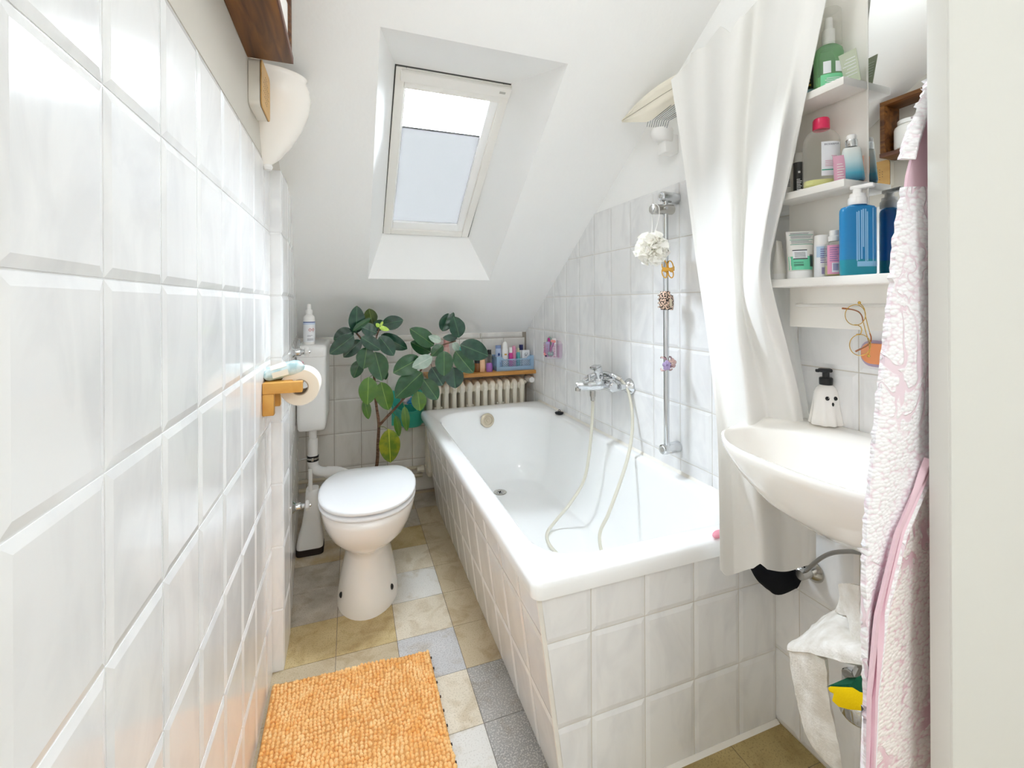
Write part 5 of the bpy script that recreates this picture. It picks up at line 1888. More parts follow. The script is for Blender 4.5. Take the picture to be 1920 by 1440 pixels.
# ---- bath mixer
fa = thing('bath_mixer', 'chrome bath mixer tap on the right wall above the bathtub', 'tap', (1.30, 1.70, .80))
BX, BZ = 1.292, .822
mb = MB()
mb.tube([(BX, 1.632, BZ), (BX, 1.637, BZ), (BX, 1.770, BZ), (BX, 1.775, BZ)], [.018, .0225, .0225, .018], 22)
mb.build('body', M['chrome'], fa)
for y in (1.628, 1.772):
    mb = MB()
    mb.lathe([(0, 0), (.036, 0), (.0355, .003), (.024, .018), (.0155, .026), (.0145, .030), (.0145, .050), (0, .05)], (0, 0, 0), 28, mtx=Matrix.Rotation(radians(-90), 3, 'Y'))
    mb.xf(Matrix.Translation((W - .0005, y, BZ)))
    mb.build('wall_union', M['chrome'], fa)
mb = MB()
mb.tube(catmull([(BX - .01, 1.705, BZ + .002), (1.255, 1.712, BZ), (1.215, 1.722, BZ - .002), (1.178, 1.730, BZ + .001), (1.166, 1.733, BZ - .004)], 5), [.0235] * 5 + [.0225] * 5 + [.021] * 5 + [.0175] * 5 + [.013], 16, flat=.8)
sp2 = mb.build('spout', M['chrome'], fa)
mb = MB(); mb.tube([(1.171, 1.732, BZ - .010), (1.170, 1.732, BZ - .024)], .0115, 14); mb.build('aerator', M['chrome2'], sp2)
mb = MB()
mb.lathe([(0, 0), (.021, 0), (.0225, .004), (.0225, .018), (.019, .024), (0, .025)], (0, 0, 0), 22)
mb.xf(Matrix.Translation((BX - .028, 1.705, BZ + .012)) @ Matrix.Rotation(radians(-18), 4, 'Y'))
mb.build('cartridge_cap', M['chrome'], fa)
mb = MB()
mb.box(-.017, .017, -.012, .012, .0, .058, .005)
mb.box(-.017, .017, -.012, .030, .044, .060, .005)
mb.xf(Matrix.Translation((1.262, 1.700, BZ + .030)) @ Matrix.Rotation(radians(-16), 4, 'Y') @ Matrix.Rotation(radians(20), 4, 'Z'))
mb.build('lever', M['chrome'], fa, 40)
mb = MB(); mb.tube([(1.222, 1.722, BZ + .018), (1.221, 1.722, BZ + .042)], .0065, 12); mb.tube([(1.221, 1.722, BZ + .040), (1.221, 1.722, BZ + .046)], .0085, 14); mb.build('diverter_knob', M['chrome'], fa)
HO = PY(1111.5, 738, 1.735)
mb = MB(); mb.tube([HO + Vector((0, 0, .012)), HO + Vector((0, 0, -.012))], .0125, 16); mb.tube([HO + Vector((0, 0, -.012)), HO + Vector((0, 0, -.030))], .0095, 14); mb.build('hose_connector', M['chrome2'], fa)
mb = MB(); mb.tube([(BX, 1.655, BZ + .018), (BX - .004, 1.655, BZ + .034)], .008, 10)
mb.box(BX - .022, BX + .012, 1.645, 1.668, BZ + .030, BZ + .036, .002)
mb.build('cradle', M['chrome'], fa, 40)

hs = thing('hand_shower', 'chrome hand shower with a cream ribbed hose hanging from the bath mixer', 'hand shower', (1.28, 1.68, .87))
mb = MB()
hp = catmull([PY(1160, 709, 1.648), PY(1148, 704, 1.668), PY(1130, 701, 1.735), PY(1112, 704, 1.775), PY(1099, 712, 1.79), PY(1093, 720, 1.795)], 6)
mb.tube(hp, [lerp(.0105, .0135, min(1, k / 18)) for k in range(len(hp))], 14)
hd = mb.build('handle', M['chrome'], hs)
mb = MB(); a_ = PY(1152, 705, 1.660); b_ = PY(1163, 711, 1.644)
mb.tube([a_, b_], .0120, 12); mb.build('hose_nut', M['chrome2'], hd)
M['hose'] = mat('cream_ribbed_hose', '#d9d5c6', .35)
h2 = [(1163, 711, 1.645), (1176, 729, 1.615), (1183, 756, 1.592), (1186, 787, 1.570), (1184, 823, 1.545), (1175, 866, 1.515), (1159, 915, 1.485), (1140.6, 964, 1.475), (1124, 1008, 1.49)]
h1 = [(1111.5, 752, 1.735), (1110, 793, 1.738), (1105, 848, 1.745), (1095, 900, 1.765), (1070, 942.5, 1.80), (1040, 979, 1.82), (1026, 1000, 1.78), (1030.6, 1022, 1.69)]
Pa = [PY(*q) for q in h1]
Pb = [PY(*q) for q in h2]
for p in Pa + Pb:
    p.z = max(p.z, .174)
low = [Vector((1.02, 1.56, .175)), Vector((1.02, 1.40, .19)), Vector((1.06, 1.34, .195)), Vector((1.12, 1.42, .18))]
path = catmull(Pa + low + list(reversed(Pb)), 14)
# resample evenly and rib
acc = [0.]
for a, b in zip(path, path[1:]):
    acc.append(acc[-1] + (b - a).length)
tot = acc[-1]
N_ = int(tot / .0024)
pts = []
j = 0
for k in range(N_ + 1):
    s = tot * k / N_
    while j < len(acc) - 2 and acc[j + 1] < s:
        j += 1
    t = (s - acc[j]) / max(1e-9, acc[j + 1] - acc[j])
    pts.append(path[j].lerp(path[j + 1], min(1, t)))
mb = MB(); mb.tube(pts, [.0073 if k % 2 else .0064 for k in range(len(pts))], 10)
mb.build('hose', M['hose'], hs, 80)

# ---- soap caddy stuck to the right wall, with its contents
M['clear2'] = clearmat('clear_caddy_plastic', '#faf7fa', .08, .06)
M['pinkperf'] = clearmat('pink_rings', '#e58cc4', .3, .45)
cad = thing('shower_caddy', 'clear round basket with perforated front stuck on the right wall tiles', 'basket', (1.33, 2.345, .865))
cc = Vector((1.3615, 2.345, .866))
def cring(r, z, k=1.):
    return [cc + Vector((-r * k * sin(pi * q / 24), -r * 1.02 * cos(pi * q / 24), z)) for q in range(25)]
mb = MB(); mb.grid([cring(.055, 0), cring(.062, .004), cring(.068, .02), cring(.073, .075), cring(.0745, .085)], .0018)
mb.poly(cring(.055, .0))
mb.build('bowl', M['clear2'], cad, 50)
mb = MB(); mb.prism([cc + Vector((0, y, z)) for y, z in rrect(-.074, .074, 0, .10, .03, 5)], (.0015, 0, 0)); mb.build('back_plate', M['clear2'], cad, 20)
mb = MB()
for i in range(9):
    for j in range(5):
        a = pi * (.10 + i * .1)
        r = .0705 + .0008 * j
        p = cc + Vector((-r * sin(a), -r * 1.02 * cos(a), .014 + .0145 * j))
        n_ = Vector((-sin(a), -cos(a), 0)); s_ = Vector((-n_.y, n_.x, 0))
        mb.tube([p + s_ * (.0042 * cos(t_)) + Vector((0, 0, .0042 * sin(t_))) for t_ in [2 * pi * q / 8 for q in range(8)]], .0011, 4, loop=True)
pf_ = mb.build('perforated_front', M['pinkperf'], cad, 60)
pf_['kind'] = 'stuff'
def stick(name, label, cat, a, b, r, m, cap=None, flat=1.):
    a, b = Vector(a), Vector(b)
    d = (b - a).normalized()
    mb = MB(); mb.tube([a, a + d * .002, a.lerp(b, .5), b - d * .002, b], [r * .8, r, r, r, r * .8], 12, flat=flat)
    o_ = mb.build(name, m, None, 50)
    return tag(o_, label, cat)
cx_, cy_, cz_ = 1.328, 2.345, .874
stick('hair_brush', 'magenta comb handle standing in the clear wall basket', 'comb', (cx_, cy_ + .03, cz_), (cx_ - .005, cy_ + .022, cz_ + .105), .007, mat('deep_magenta', '#b8308c', .3))
stick('razor', 'lilac razor handle standing in the clear wall basket', 'razor', (cx_ - .022, cy_ + .0, cz_), (cx_ - .024, cy_ - .004, cz_ + .085), .012, mat('lilac_handle', '#a9a2cf', .3))
stick('razor', 'purple razor leaning to the right in the clear wall basket', 'razor', (cx_ - .012, cy_ + .012, cz_ + .002), (cx_ - .004, cy_ - .040, cz_ + .085), .006, mat('purple_handle', '#b06fa8', .3))
stick('hair_slide', 'salmon pink hair slide at the right of the clear wall basket', 'hair slide', (cx_ - .002, cy_ - .054, cz_ + .089), (cx_ - .012, cy_ - .028, cz_ + .092), .008, mat('salmon_plastic', '#e89a94', .3))
stick('bottle', 'small white bottle in the clear wall basket behind the razors', 'bottle', (cx_ + .012, cy_ - .012, cz_), (cx_ + .012, cy_ - .012, cz_ + .105), .013, M['white'])
mb = MB(); mb.sphere((cx_ + .010, cy_ + .046, cz_ + .075), (.017, .02, .036), 14, 9); tag(mb.build('scrub_brush', mat('sage_green_plastic', '#87a79a', .4), None), 'sage green oval brush at the left of the clear wall basket', 'brush')
mb = MB(); crumple(mb, (cx_ - .014, cy_ + .025, cz_ + .028), (.020, .024, .026), 12, .35); tag(mb.build('hair_tie', mat('hot_pink', '#d66fae', .5), None, 40), 'bunch of hot pink hair ties in the clear wall basket', 'hair ties')
mb = MB(); crumple(mb, (cx_ - .016, cy_ - .028, cz_ + .018), (.018, .022, .016), 15, .3); tag(mb.build('soap_bar', mat('grey_teal', '#8fa9a8', .5), None, 40), 'grey teal soap at the bottom of the clear wall basket', 'soap')
mb = MB(); mb.sphere((cx_ - .036, cy_ - .004, cz_ + .004), .0055, 10, 7); tag(mb.build('bead', mat('navy_bead', '#1f2a57', .3), None), 'navy bead at the bottom of the clear wall basket', 'bead')
mb = MB(); crumple(mb, (cx_ - .030, cy_ + .010, cz_ + .012), (.012, .016, .012), 17, .3); tag(mb.build('hair_clip', mat('coral_plastic', '#ee9a97', .4), None, 40), 'coral hair clip low in the clear wall basket', 'hair clip')

# ---- blue crate and toiletries on the radiator board
BZ0 = .7503
M['crate'] = mat('dusty_blue_plastic', '#93b2cf', .4)
crt = thing('storage_crate', 'dusty blue plastic mini crate at the right end of the radiator board', 'crate', (1.235, 2.755, BZ0))
X0c, X1c, Y0c, Y1c = 1.108, 1.362, 2.690, 2.836
def lattice(mb, p0, ux, uz, w, h, nx, nz, r):
    for i in range(nx):
        for j in range(nz):
            a = Vector(p0) + Vector(ux) * (w * i / nx) + Vector(uz) * (h * j / nz)
            b = a + Vector(ux) * (w / nx) + Vector(uz) * (h / nz)
            c2 = a + Vector(uz) * (h / nz); d2 = a + Vector(ux) * (w / nx)
            mb.tube([a, b], r, 4); mb.tube([c2, d2], r, 4)
mb = MB(); mb.box(X0c, X1c, Y0c, Y1c, BZ0, BZ0 + .003); mb.build('floor', M['crate'], crt, 0)
mb = MB()
mb.box(X0c, X1c, Y0c, Y0c + .004, BZ0 + .003, BZ0 + .026, .001)
mb.box(X0c + .022, X1c - .022, Y0c, Y0c + .004, BZ0 + .068, BZ0 + .074, .001)
for s in (0, 1):
    xa, xb = (X0c, X0c + .022) if s == 0 else (X1c - .022, X1c)
    mb.box(xa, xb, Y0c, Y0c + .004, BZ0 + .026, BZ0 + .090, .001)
    xx = xa + .011
    mb.prism([(xb if s == 0 else xa, Y0c, BZ0 + .073), (xb if s == 0 else xa, Y0c, BZ0 + .090), ((xb + .012) if s == 0 else (xa - .012), Y0c, BZ0 + .090), ((xb + .028) if s == 0 else (xa - .028), Y0c, BZ0 + .074)], (0, .004, 0))
lattice(mb, (X0c + .022, Y0c + .002, BZ0 + .026), (1, 0, 0), (0, 0, 1), X1c - X0c - .044, .043, 14, 3, .0014)
mb.build('front_panel', M['crate'], crt, 20)
mb = MB(); mb.box(X0c, X1c, Y1c - .004, Y1c, BZ0 + .003, BZ0 + .09, .001); mb.build('back_panel', M['crate'], crt, 20)
for xa, xb in ((X0c, X0c + .004), (X1c - .004, X1c)):
    mb = MB(); mb.box(xa, xb, Y0c + .0042, Y1c - .0042, BZ0 + .003, BZ0 + .026, .001)
    for k in range(9):
        y = Y0c + .006 + k * .0155
        mb.box(xa, xb, y, y + .006, BZ0 + .025, BZ0 + .075)
    mb.box(xa, xb, Y0c + .0042, Y1c - .0042, BZ0 + .074, BZ0 + .09, .001)
    mb.build('side_panel', M['crate'], crt, 20)

def rbottle(name, label, x, y, r, h, mbody, mcap, caph=.02, capr=.8, sy=1., z=None, shoulder=.01, cat='bottle', dome=False):
    z = BZ0 + .0032 if z is None else z
    t = thing(name, label, cat, (x, y, z))
    mb = MB(); mb.lathe([(0, 0), (r * .95, 0), (r, .003), (r, h - shoulder), (r * capr, h), (0, h)], (x, y, z), 22, 1, sy); mb.build('body', mbody, t)
    mb = MB()
    if dome:
        mb.lathe([(0, h), (r * capr, h), (r * capr, h + caph * .4), (r * capr * .8, h + caph * .8), (r * capr * .4, h + caph), (0, h + caph)], (x, y, z), 22, 1, sy)
    else:
        mb.lathe([(0, h), (r * capr, h), (r * capr, h + caph), (0, h + caph)], (x, y, z), 22, 1, sy)
    mb.build('cap', mcap, t)
    return t
yb = 2.755
pb = rbottle('deodorant', 'pale blue oval bottle in the blue crate', 1.140, yb, .020, .135, mat('pale_periwinkle', '#bccbe6', .35), mat('blue_top', '#8397c4', .35), .02, .95, .6)
mb = MB(); mb.sphere((1.140, yb - .0135, BZ0 + .100), (.007, .001, .010), 12, 6); mb.build('blue_dot', M['navy'], pb)
wb_ = rbottle('shampoo_bottle', 'tall white bottle with a domed cap in the blue crate', 1.184, yb - .005, .021, .132, M['white'], M['white'], .045, .88, .65, dome=True)
mb = MB(); mb.box(1.176, 1.192, yb - .0196, yb - .0190, BZ0 + .094, BZ0 + .104); mb.build('gold_emblem', M['goldtext'], wb_, 0)
rbottle('roll_on', 'hot pink bottle with a white cap in the blue crate', 1.222, yb - .01, .013, .105, mat('hot_pink_plastic', '#dc4aa0', .3), M['white'], .035, .8)
rbottle('spray_can', 'rose pink bottle beside the hot pink one in the blue crate', 1.246, yb - .005, .0135, .138, mat('rose_plastic', '#dd8fb2', .3), mat('rose_cap', '#e0a0ba', .3), .012, .9, dome=True)
rbottle('small_bottle', 'small turquoise bottle with a pale cap in the blue crate', 1.282, yb + .01, .012, .105, mat('turquoise_bottle', '#6cc3c4', .3), mat('pale_yellow_cap', '#d9d6b4', .4), .025, .7)
rbottle('perfume_bottle', 'white bottle with a navy cap in the blue crate', 1.312, yb + .035, .018, .115, M['white'], mat('navy_cap', '#252c60', .3), .035, .75)
mb = MB(); mb.box(1.296, 1.348, yb - .028, yb - .012, BZ0 + .0034, BZ0 + .122, .001)
sbx = thing('soap_box', 'small white carton with a dark drawing at the right of the blue crate', 'carton', (1.322, yb - .02, BZ0 + .0034))
mb.build('carton', M['labelwhite'], sbx, 30)
mb = MB()
for q in (((1.310, .088), (1.312, .097), (1.318, .104)), ((1.316, .084), (1.320, .094), (1.318, .100), (1.326, .106)), ((1.325, .086), (1.329, .098)), ((1.333, .092), (1.332, .104), (1.336, .106))):
    mb.tube(catmull([Vector((x, yb - .0283, BZ0 + z)) for x, z in q], 3), .0008, 5)
mb.tube([Vector((1.318, yb - .0283, BZ0 + .089)), Vector((1.324, yb - .0283, BZ0 + .090))], .0025, 6)
mb.build('drawing', M['ink'], sbx)
zb = BZ0
rbottle('micellar_bottle', 'purple two tone bottle with a white cap left of the blue crate', 1.062, 2.70, .021, .055, mat('purple_liquid', '#a06ab8', .2), M['clear'], .052, .75, .7, zb)
rbottle('dark_bottle', 'dark bottle between the purple bottle and the blue crate', 1.085, 2.775, .018, .105, M['blackbox'], M['black'], .025, .7, 1, zb)
rbottle('clear_bottle', 'clear tall bottle with a grey cap behind the purple bottle', 1.050, 2.785, .020, .115, M['clear'], M['lightgrey'], .03, .8, 1, zb)
rbottle('peach_bottle', 'peach bottle beside the purple bottle on the radiator board', 1.020, 2.715, .020, .075, mat('peach_plastic', '#eec59e', .35), mat('tan_cap', '#c59a6c', .4), .03, .8, .7, zb)
rbottle('amber_jar', 'brown amber jar half hidden by the leaves on the radiator board', .988, 2.72, .019, .055, mat('amber_glass', '#8a5a33', .2), M['black'], .018, .95, 1, zb)
rbottle('cotton_jar', 'white jar behind the leaves on the radiator board', .945, 2.74, .022, .075, M['white'], M['lightgrey'], .02, .95, 1, zb)
rbottle('teal_bottle', 'upright turquoise bottle seen between the plant leaves', .880, 2.735, .022, .13, M['turq'], M['turq'], .03, .7, .8, zb)
rbottle('pink_bottle', 'pink capped bottle behind the upper leaves of the plant', .800, 2.76, .022, .16, mat('blush_plastic', '#e9c2ba', .35), mat('blush_cap', '#e3aaa4', .35), .045, .8, .8, zb)

# ---- small things on the rim
pg = thing('bath_plug', 'black rubber bath plug on the far right rim of the bathtub', 'plug', (1.33, 2.24, .561))
pz = PZ(1050, 776, .562)
pz.x = min(pz.x, 1.332)
mb = MB(); mb.lathe([(0, 0), (.020, 0), (.0225, .004), (.024, .007), (.024, .010), (.008, .012), (.006, .013), (.006, .0165), (0, .017)], (pz.x, pz.y, .5612), 24); mb.build('stopper', M['blackrub'], pg)
mb = MB(); mb.tube([Vector((pz.x + .007 * cos(t_), pz.y, .5775 + .006 * sin(t_) + .002)) for t_ in [2 * pi * q / 14 for q in range(14)]], .0016, 6, loop=True); mb.build('ring', M['blackrub'], pg)
pk_ = PZ(1342, 1006, .567)
mb = MB(); mb.sphere((pk_.x + .014, pk_.y + .006, .5685), (.024, .011, .0075), 18, 10, Matrix.Rotation(.35, 3, 'Z'))
tag(mb.build('sponge', mat('pink_sponge', '#e79bab', .8), None, 50), 'pink sponge on the near rim of the bathtub at the curtain', 'sponge')
# ============================================================ SOFT THINGS
def interp_rows(rows, nu, nv):
    """rows: lists of 3D points (equal or different counts); smooth surface through them"""
    rs = []
    for r in rows:
        k = max(2, int(math.ceil(nu / (len(r) - 1))))
        q = catmull(r, k)
        # resample to nu+1 by index
        rs.append([q[min(len(q) - 1, int(round(i * (len(q) - 1) / nu)))] for i in range(nu + 1)])
    cols = []
    k = max(1, int(math.ceil(nv / (len(rs) - 1))))
    for i in range(nu + 1):
        cols.append(catmull([r[i] for r in rs], k))
    return [[cols[i][j] for i in range(nu + 1)] for j in range(len(cols[0]))]

# ---- shower curtain
M['curtain'] = mat('white_curtain_fabric', '#eae9e6', .6, spec=.3)
addbump(M['curtain'], .08, 700, 2, .0006)
cur = thing('shower_curtain', 'white shower curtain gathered at the near end of the bathtub', 'curtain', (1.28, .95, .46))
Lk = [(1258, 150, 1.250), (1281, 300, 1.215), (1304, 480, 1.165), (1329, 650, 1.055), (1344, 800, .945), (1348, 940, .886), (1350, 1075, .876)]
Rk = [(u_, v_, PX(u_, v_, x_).y) for u_, v_, x_ in ((1560, -40, 1.19), (1512, 180, 1.171), (1481, 330, 1.171), (1454, 440, 1.167), (1445, 520, 1.165), (1478, 660, 1.27), (1503, 770, 1.335), (1527, 960, 1.345), (1530, 1062, 1.345))]
def curve_at(K, t, n=14):
    q = catmull([Vector(k) for k in K], n)
    x = t * (len(q) - 1)
    i = min(len(q) - 2, int(x))
    return q[i].lerp(q[i + 1], x - i)
NVc, NUc = 90, 110
P = []
for j in range(NVc + 1):
    t = j / NVc
    l = curve_at(Lk, t); r = curve_at(Rk, t)
    row = []
    for i in range(NUc + 1):
        u = i / NUc
        px = lerp(l.x, r.x, u); py = lerp(l.y, r.y, u)
        Y = lerp(l.z, r.z, u)
        # scalloped top edge between the hooks
        if t < .16:
            k = (1 - t / .16) ** 2
            top = -34 * sin(pi * u) - (14 * abs(sin(pi * u * 4.2 + .3)) if u > .12 else 0) + (26 * max(0, 1 - abs(u - .37) / .06))
            py += k * top
        # lower hem
        if t > .8:
            k = (t - .8) / .2
            py += k * (5 * cos(u * 2 * pi * 1.6 - .5) - 9 * max(0, 1 - abs(u - .42) / .07) - 12 * max(0, 1 - u / .06))
        # a few broad soft folds that slide sideways as they fall
        wa = lerp(.040, .022, t)
        e = min(1, u * 7) * min(1, (1 - u) * 7)
        w = u + .05 * sin(t * 4.2 + .6) + .03 * sin(t * 9 + u * 2)
        f = sin(2 * pi * (1.75 * w + .08)) + .42 * sin(2 * pi * 3.4 * w + 1.1 + 1.2 * t) * (1 - .5 * t)
        f += .16 * sin(2 * pi * 5.7 * u + 2.4 * t) * max(0, 1 - t * 1.6) + .35 * noise.noise(Vector((u * 3.2, t * 5, 2)))
        near = max(0, min(1, (u - .55) / .2)) * max(0, min(1, (.66 - t) / .26))
        f = lerp(f, -.45 * abs(f) - .25, near)
        Y2 = Y + e * wa * f * .7 - .068 * min(1, t / .16) * near * sin(pi * min(1, (1 - u) / .4)) * min(1, (1 - u) * 6)
        p = PY(px, py, Y2)
        if p.x > 1.325:
            p = PX(px, py, 1.325 + .026 * math.tanh((p.x - 1.325) / .05))
        row.append(p)
    P.append(row)
mb = MB(); mb.grid(P, .0012)
mb.build('fabric', M['curtain'], cur, 80)
# a stitched hem along the far edge
mb = MB()
mb.grid([[Vector(P[j][0]) + Vector((-.0006, -.0008, 0)), Vector(P[j][3]) + Vector((-.0006, -.0010, 0))] for j in range(NVc + 1)], .0006)
mb.build('hem', M['curtain'], cur, 80)
# second layer showing at the right
mb = MB()
Q = []
for j in range(41):
    t = j / 40
    row = []
    for i in range(13):
        u = i / 12
        y_ = lerp(520, 1052, t)
        x0_ = lerp(1446, 1515, min(1, t * 1.5)); x1_ = lerp(1476, 1545, min(1, t * 1.2))
        px = lerp(x0_ - 12, x1_ - 8, u)
        row.append(PX(px, y_ - 60, 1.355 - .006 * (1 + sin(u * 6 + t * 2)) / 2))
    Q.append(row)
mb.grid(Q, .001)
mb.build('inner_fold', M['curtain'], cur, 80)

# folding rib frame the curtain hangs from
M['wire'] = mat('grey_wire', '#868c92', .3, .8)
ribs = thing('folding_ribs', 'white wall hub with folded grey wire ribs carrying the shower curtain', 'curtain frame', PX(1240, 260, 1.33))
hub = PX(1241, 250, 1.312)
mb = MB()
hm = Matrix.Translation(hub)
mb.rings([[hub + Vector((.042 * k * cos(a) + dx, .036 * k * sin(a), z)) for a in [2 * pi * q / 28 for q in range(28)]] for z, k, dx in ((-.034, .70, .012), (-.031, .78, .010), (-.016, .93, .003), (-.004, 1.0, 0), (.006, 1.0, 0), (.012, .97, 0), (.013, .85, 0))])
mb.build('hub', M['plastic'], ribs, 50)
mb = MB(); mb.box(hub.x - .002, W + .005, hub.y - .022, hub.y + .022, hub.z - .075, hub.z - .005, .006); mb.build('wall_bracket', M['plastic'], ribs, 40)
NR = 10
for k in range(NR):
    u = k / (NR - 1)
    s = PX(lerp(1213, 1250, u), lerp(238, 240, u), lerp(1.283, 1.300, u))
    m_ = PX(lerp(1216, 1254, u), lerp(224, 226, u), lerp(1.283, 1.300, u))
    e = PX(lerp(1266, 1276, u), lerp(182, 214, u), lerp(1.322, 1.338, u))
    e2 = PX(lerp(1310, 1318, u), lerp(170, 190, u), lerp(1.320, 1.335, u))
    mb = MB(); mb.tube([s, m_, m_.lerp(e, .15), e], .0011, 6)
    mb.build('rib', M['wire'], ribs, 60)
# loose part of the cover: a pointed flap of cream cloth lying along the ceiling
M['creamcloth'] = mat('cream_cloth', '#ebe5d6', .75)
fl = thing('curtain_cover', 'pointed cream cloth flap over the folded curtain ribs below the slope', 'cloth', PX(1240, 190, 1.27))
def flap(top, bot, th, name):
    rows = [top, [a.lerp(b, .35) + Vector((-.004, -.006, -.003)) for a, b in zip(top, bot)], [a.lerp(b, .7) + Vector((-.003, -.004, .002)) for a, b in zip(top, bot)], bot]
    mb = MB(); mb.grid(interp_rows(rows, 30, 10), th)
    return mb.build(name, M['creamcloth'], fl, 70)
tp_ = [PX(1166, 226, 1.247), PX(1195, 193, 1.258), PX(1235, 160, 1.285), PX(1290, 128, 1.325), PX(1330, 106, 1.34)]
md_ = [PX(1166, 227, 1.247), PX(1196, 208, 1.259), PX(1236, 182, 1.286), PX(1285, 152, 1.326), PX(1325, 128, 1.34)]
bt_ = [PX(1167, 229, 1.248), PX(1198, 229, 1.262), PX(1220, 226, 1.285), PX(1262, 198, 1.322), PX(1310, 160, 1.34)]
flap(tp_, md_, .0012, 'upper_panel')
flap(md_, bt_, .0012, 'lower_panel')
mb = MB(); mb.tube(catmull([p + Vector((-.002, -.002, 0)) for p in md_], 6), .0009, 6); mb.build('seam', mat('grey_seam', '#a9a496', .8), fl)

# ---- towel hanging just inside the door frame
M['towelpink'] = mat('pink_terry_ground', '#e3c4cf', .95, spec=.1)
def towel_material(name, ground, loop, dens):
    m = mat(name, loop, .95, spec=.1)
    v = coords(m)
    # big motifs: leaves and blossoms cut out of the loop pile
    wv = nd(m, 'ShaderNodeTexNoise'); wv.inputs['Scale'].default_value = 11; wv.inputs['Detail'].default_value = 2; wv.inputs['Distortion'].default_value = 1.6
    lk(m, v, wv.inputs['Vector'])
    st = nd(m, 'ShaderNodeMath', operation='SUBTRACT'); st.inputs[1].default_value = .5; lk(m, wv.outputs['Fac'], st.inputs[0])
    ab = nd(m, 'ShaderNodeMath', operation='ABSOLUTE'); lk(m, st.outputs[0], ab.inputs[0])
    rp = nd(m, 'ShaderNodeValToRGB'); e = rp.color_ramp.elements
    e[0].position = dens; e[0].color = (1, 1, 1, 1); e[1].position = dens + .012; e[1].color = (0, 0, 0, 1)
    lk(m, ab.outputs[0], rp.inputs['Fac'])
    # motif only in patches
    pm = nd(m, 'ShaderNodeTexNoise'); pm.inputs['Scale'].default_value = 5.5; pm.inputs['Detail'].default_value = 1
    lk(m, v, pm.inputs['Vector'])
    pr_ = nd(m, 'ShaderNodeValToRGB'); e = pr_.color_ramp.elements; e[0].position = .50; e[1].position = .55
    lk(m, pm.outputs['Fac'], pr_.inputs['Fac'])
    mm = nd(m, 'ShaderNodeMath', operation='MULTIPLY'); lk(m, rp.outputs['Color'], mm.inputs[0]); lk(m, pr_.outputs['Color'], mm.inputs[1])
    # pile loops
    mp = nd(m, 'ShaderNodeMapping'); mp.inputs['Scale'].default_value = (.8, .8, 1.5); mp.inputs['Rotation'].default_value = (0, -.25, 0)
    lk(m, v, mp.inputs['Vector'])
    vo = nd(m, 'ShaderNodeTexVoronoi'); vo.inputs['Scale'].default_value = 150; lk(m, mp.outputs['Vector'], vo.inputs['Vector'])
    rl = nd(m, 'ShaderNodeValToRGB'); e = rl.color_ramp.elements
    e[0].position = .55; e[0].color = lin(loop); e[1].position = .95; e[1].color = lin(ground)
    lk(m, vo.outputs['Distance'], rl.inputs['Fac'])
    mx = nd(m, 'ShaderNodeMixRGB'); mx.inputs['Color2'].default_value = lin(ground)
    lk(m, mm.outputs[0], mx.inputs['Fac']); lk(m, rl.outputs['Color'], mx.inputs['Color1'])
    lk(m, mx.outputs['Color'], bsdf(m).inputs['Base Color'])
    iv = nd(m, 'ShaderNodeMath', operation='SUBTRACT'); iv.inputs[0].default_value = 1; lk(m, mm.outputs[0], iv.inputs[1])
    h1_ = nd(m, 'ShaderNodeMath', operation='SUBTRACT'); h1_.inputs[0].default_value = 1; lk(m, vo.outputs['Distance'], h1_.inputs[1])
    hh = nd(m, 'ShaderNodeMath', operation='MULTIPLY'); lk(m, h1_.outputs[0], hh.inputs[0]); lk(m, iv.outputs[0], hh.inputs[1])
    bp = nd(m, 'ShaderNodeBump'); bp.inputs['Strength'].default_value = .7; bp.inputs['Distance'].default_value = .0028
    lk(m, hh.outputs[0], bp.inputs['Height']); lk(m, bp.outputs['Normal'], bsdf(m).inputs['Normal'])
    return m
M['towel'] = towel_material('white_loops_on_pink', '#e6d3dc', '#f3f1f4', .014)
M['towel2'] = towel_material('pink_jacquard_back', '#dfbcc6', '#f0e9e6', .045)
tw = thing('bath_towel', 'pink and white patterned towel hanging beside the door frame', 'towel', (.90, .36, .45))
# left outline (u, v); right edge runs behind the frame
TL = [(1738, 150), (1722, 215), (1705, 270), (1690, 330), (1684, 380), (1672, 450), (1664, 540), (1652, 650), (1640, 760), (1628, 880), (1617, 985), (1613, 1100), (1614, 1200), (1618, 1330), (1620, 1480)]
YT_ = .356
def tl_at(v_):
    for (x0_, y0_), (x1_, y1_) in zip(TL, TL[1:]):
        if y0_ <= v_ <= y1_:
            return lerp(x0_, x1_, (v_ - y0_) / (y1_ - y0_))
    return TL[-1][0]
def diag(v_):   # the front layer ends on a slanting hem
    k = [(-200, 1900), (700, 1850), (860, 1752), (1000, 1692), (1150, 1655), (1300, 1637), (1480, 1630)]
    for (y0_, x0_), (y1_, x1_) in zip(k, k[1:]):
        if y0_ <= v_ <= y1_:
            return lerp(x0_, x1_, (v_ - y0_) / (y1_ - y0_))
    return k[-1][1]
def strip(v0, v1, fl_, fr__, y, nu, nv, th, wav=.003, edge=0.):
    Pq = []
    for j in range(nv + 1):
        v_ = lerp(v0, v1, j / nv)
        row = []
        a, b = fl_(v_), fr__(v_)
        for i in range(nu + 1):
            u = i / nu
            px = lerp(a, b, u) + (edge * noise.noise(Vector((v_ * .12, 0, 3))) if i == 0 else 0)
            yy = y + wav * sin(u * 7 + v_ * .004) + wav * .5 * sin(u * 3 - v_ * .011)
            row.append(PY(px, v_, yy))
        Pq.append(row)
    mb = MB(); mb.grid(Pq, th)
    return mb
mb = strip(352, 1480, tl_at, lambda v_: min(diag(v_), 1850), YT_, 26, 120, .006, edge=5)
mb.build('terry_front', M['towel'], tw, 80)
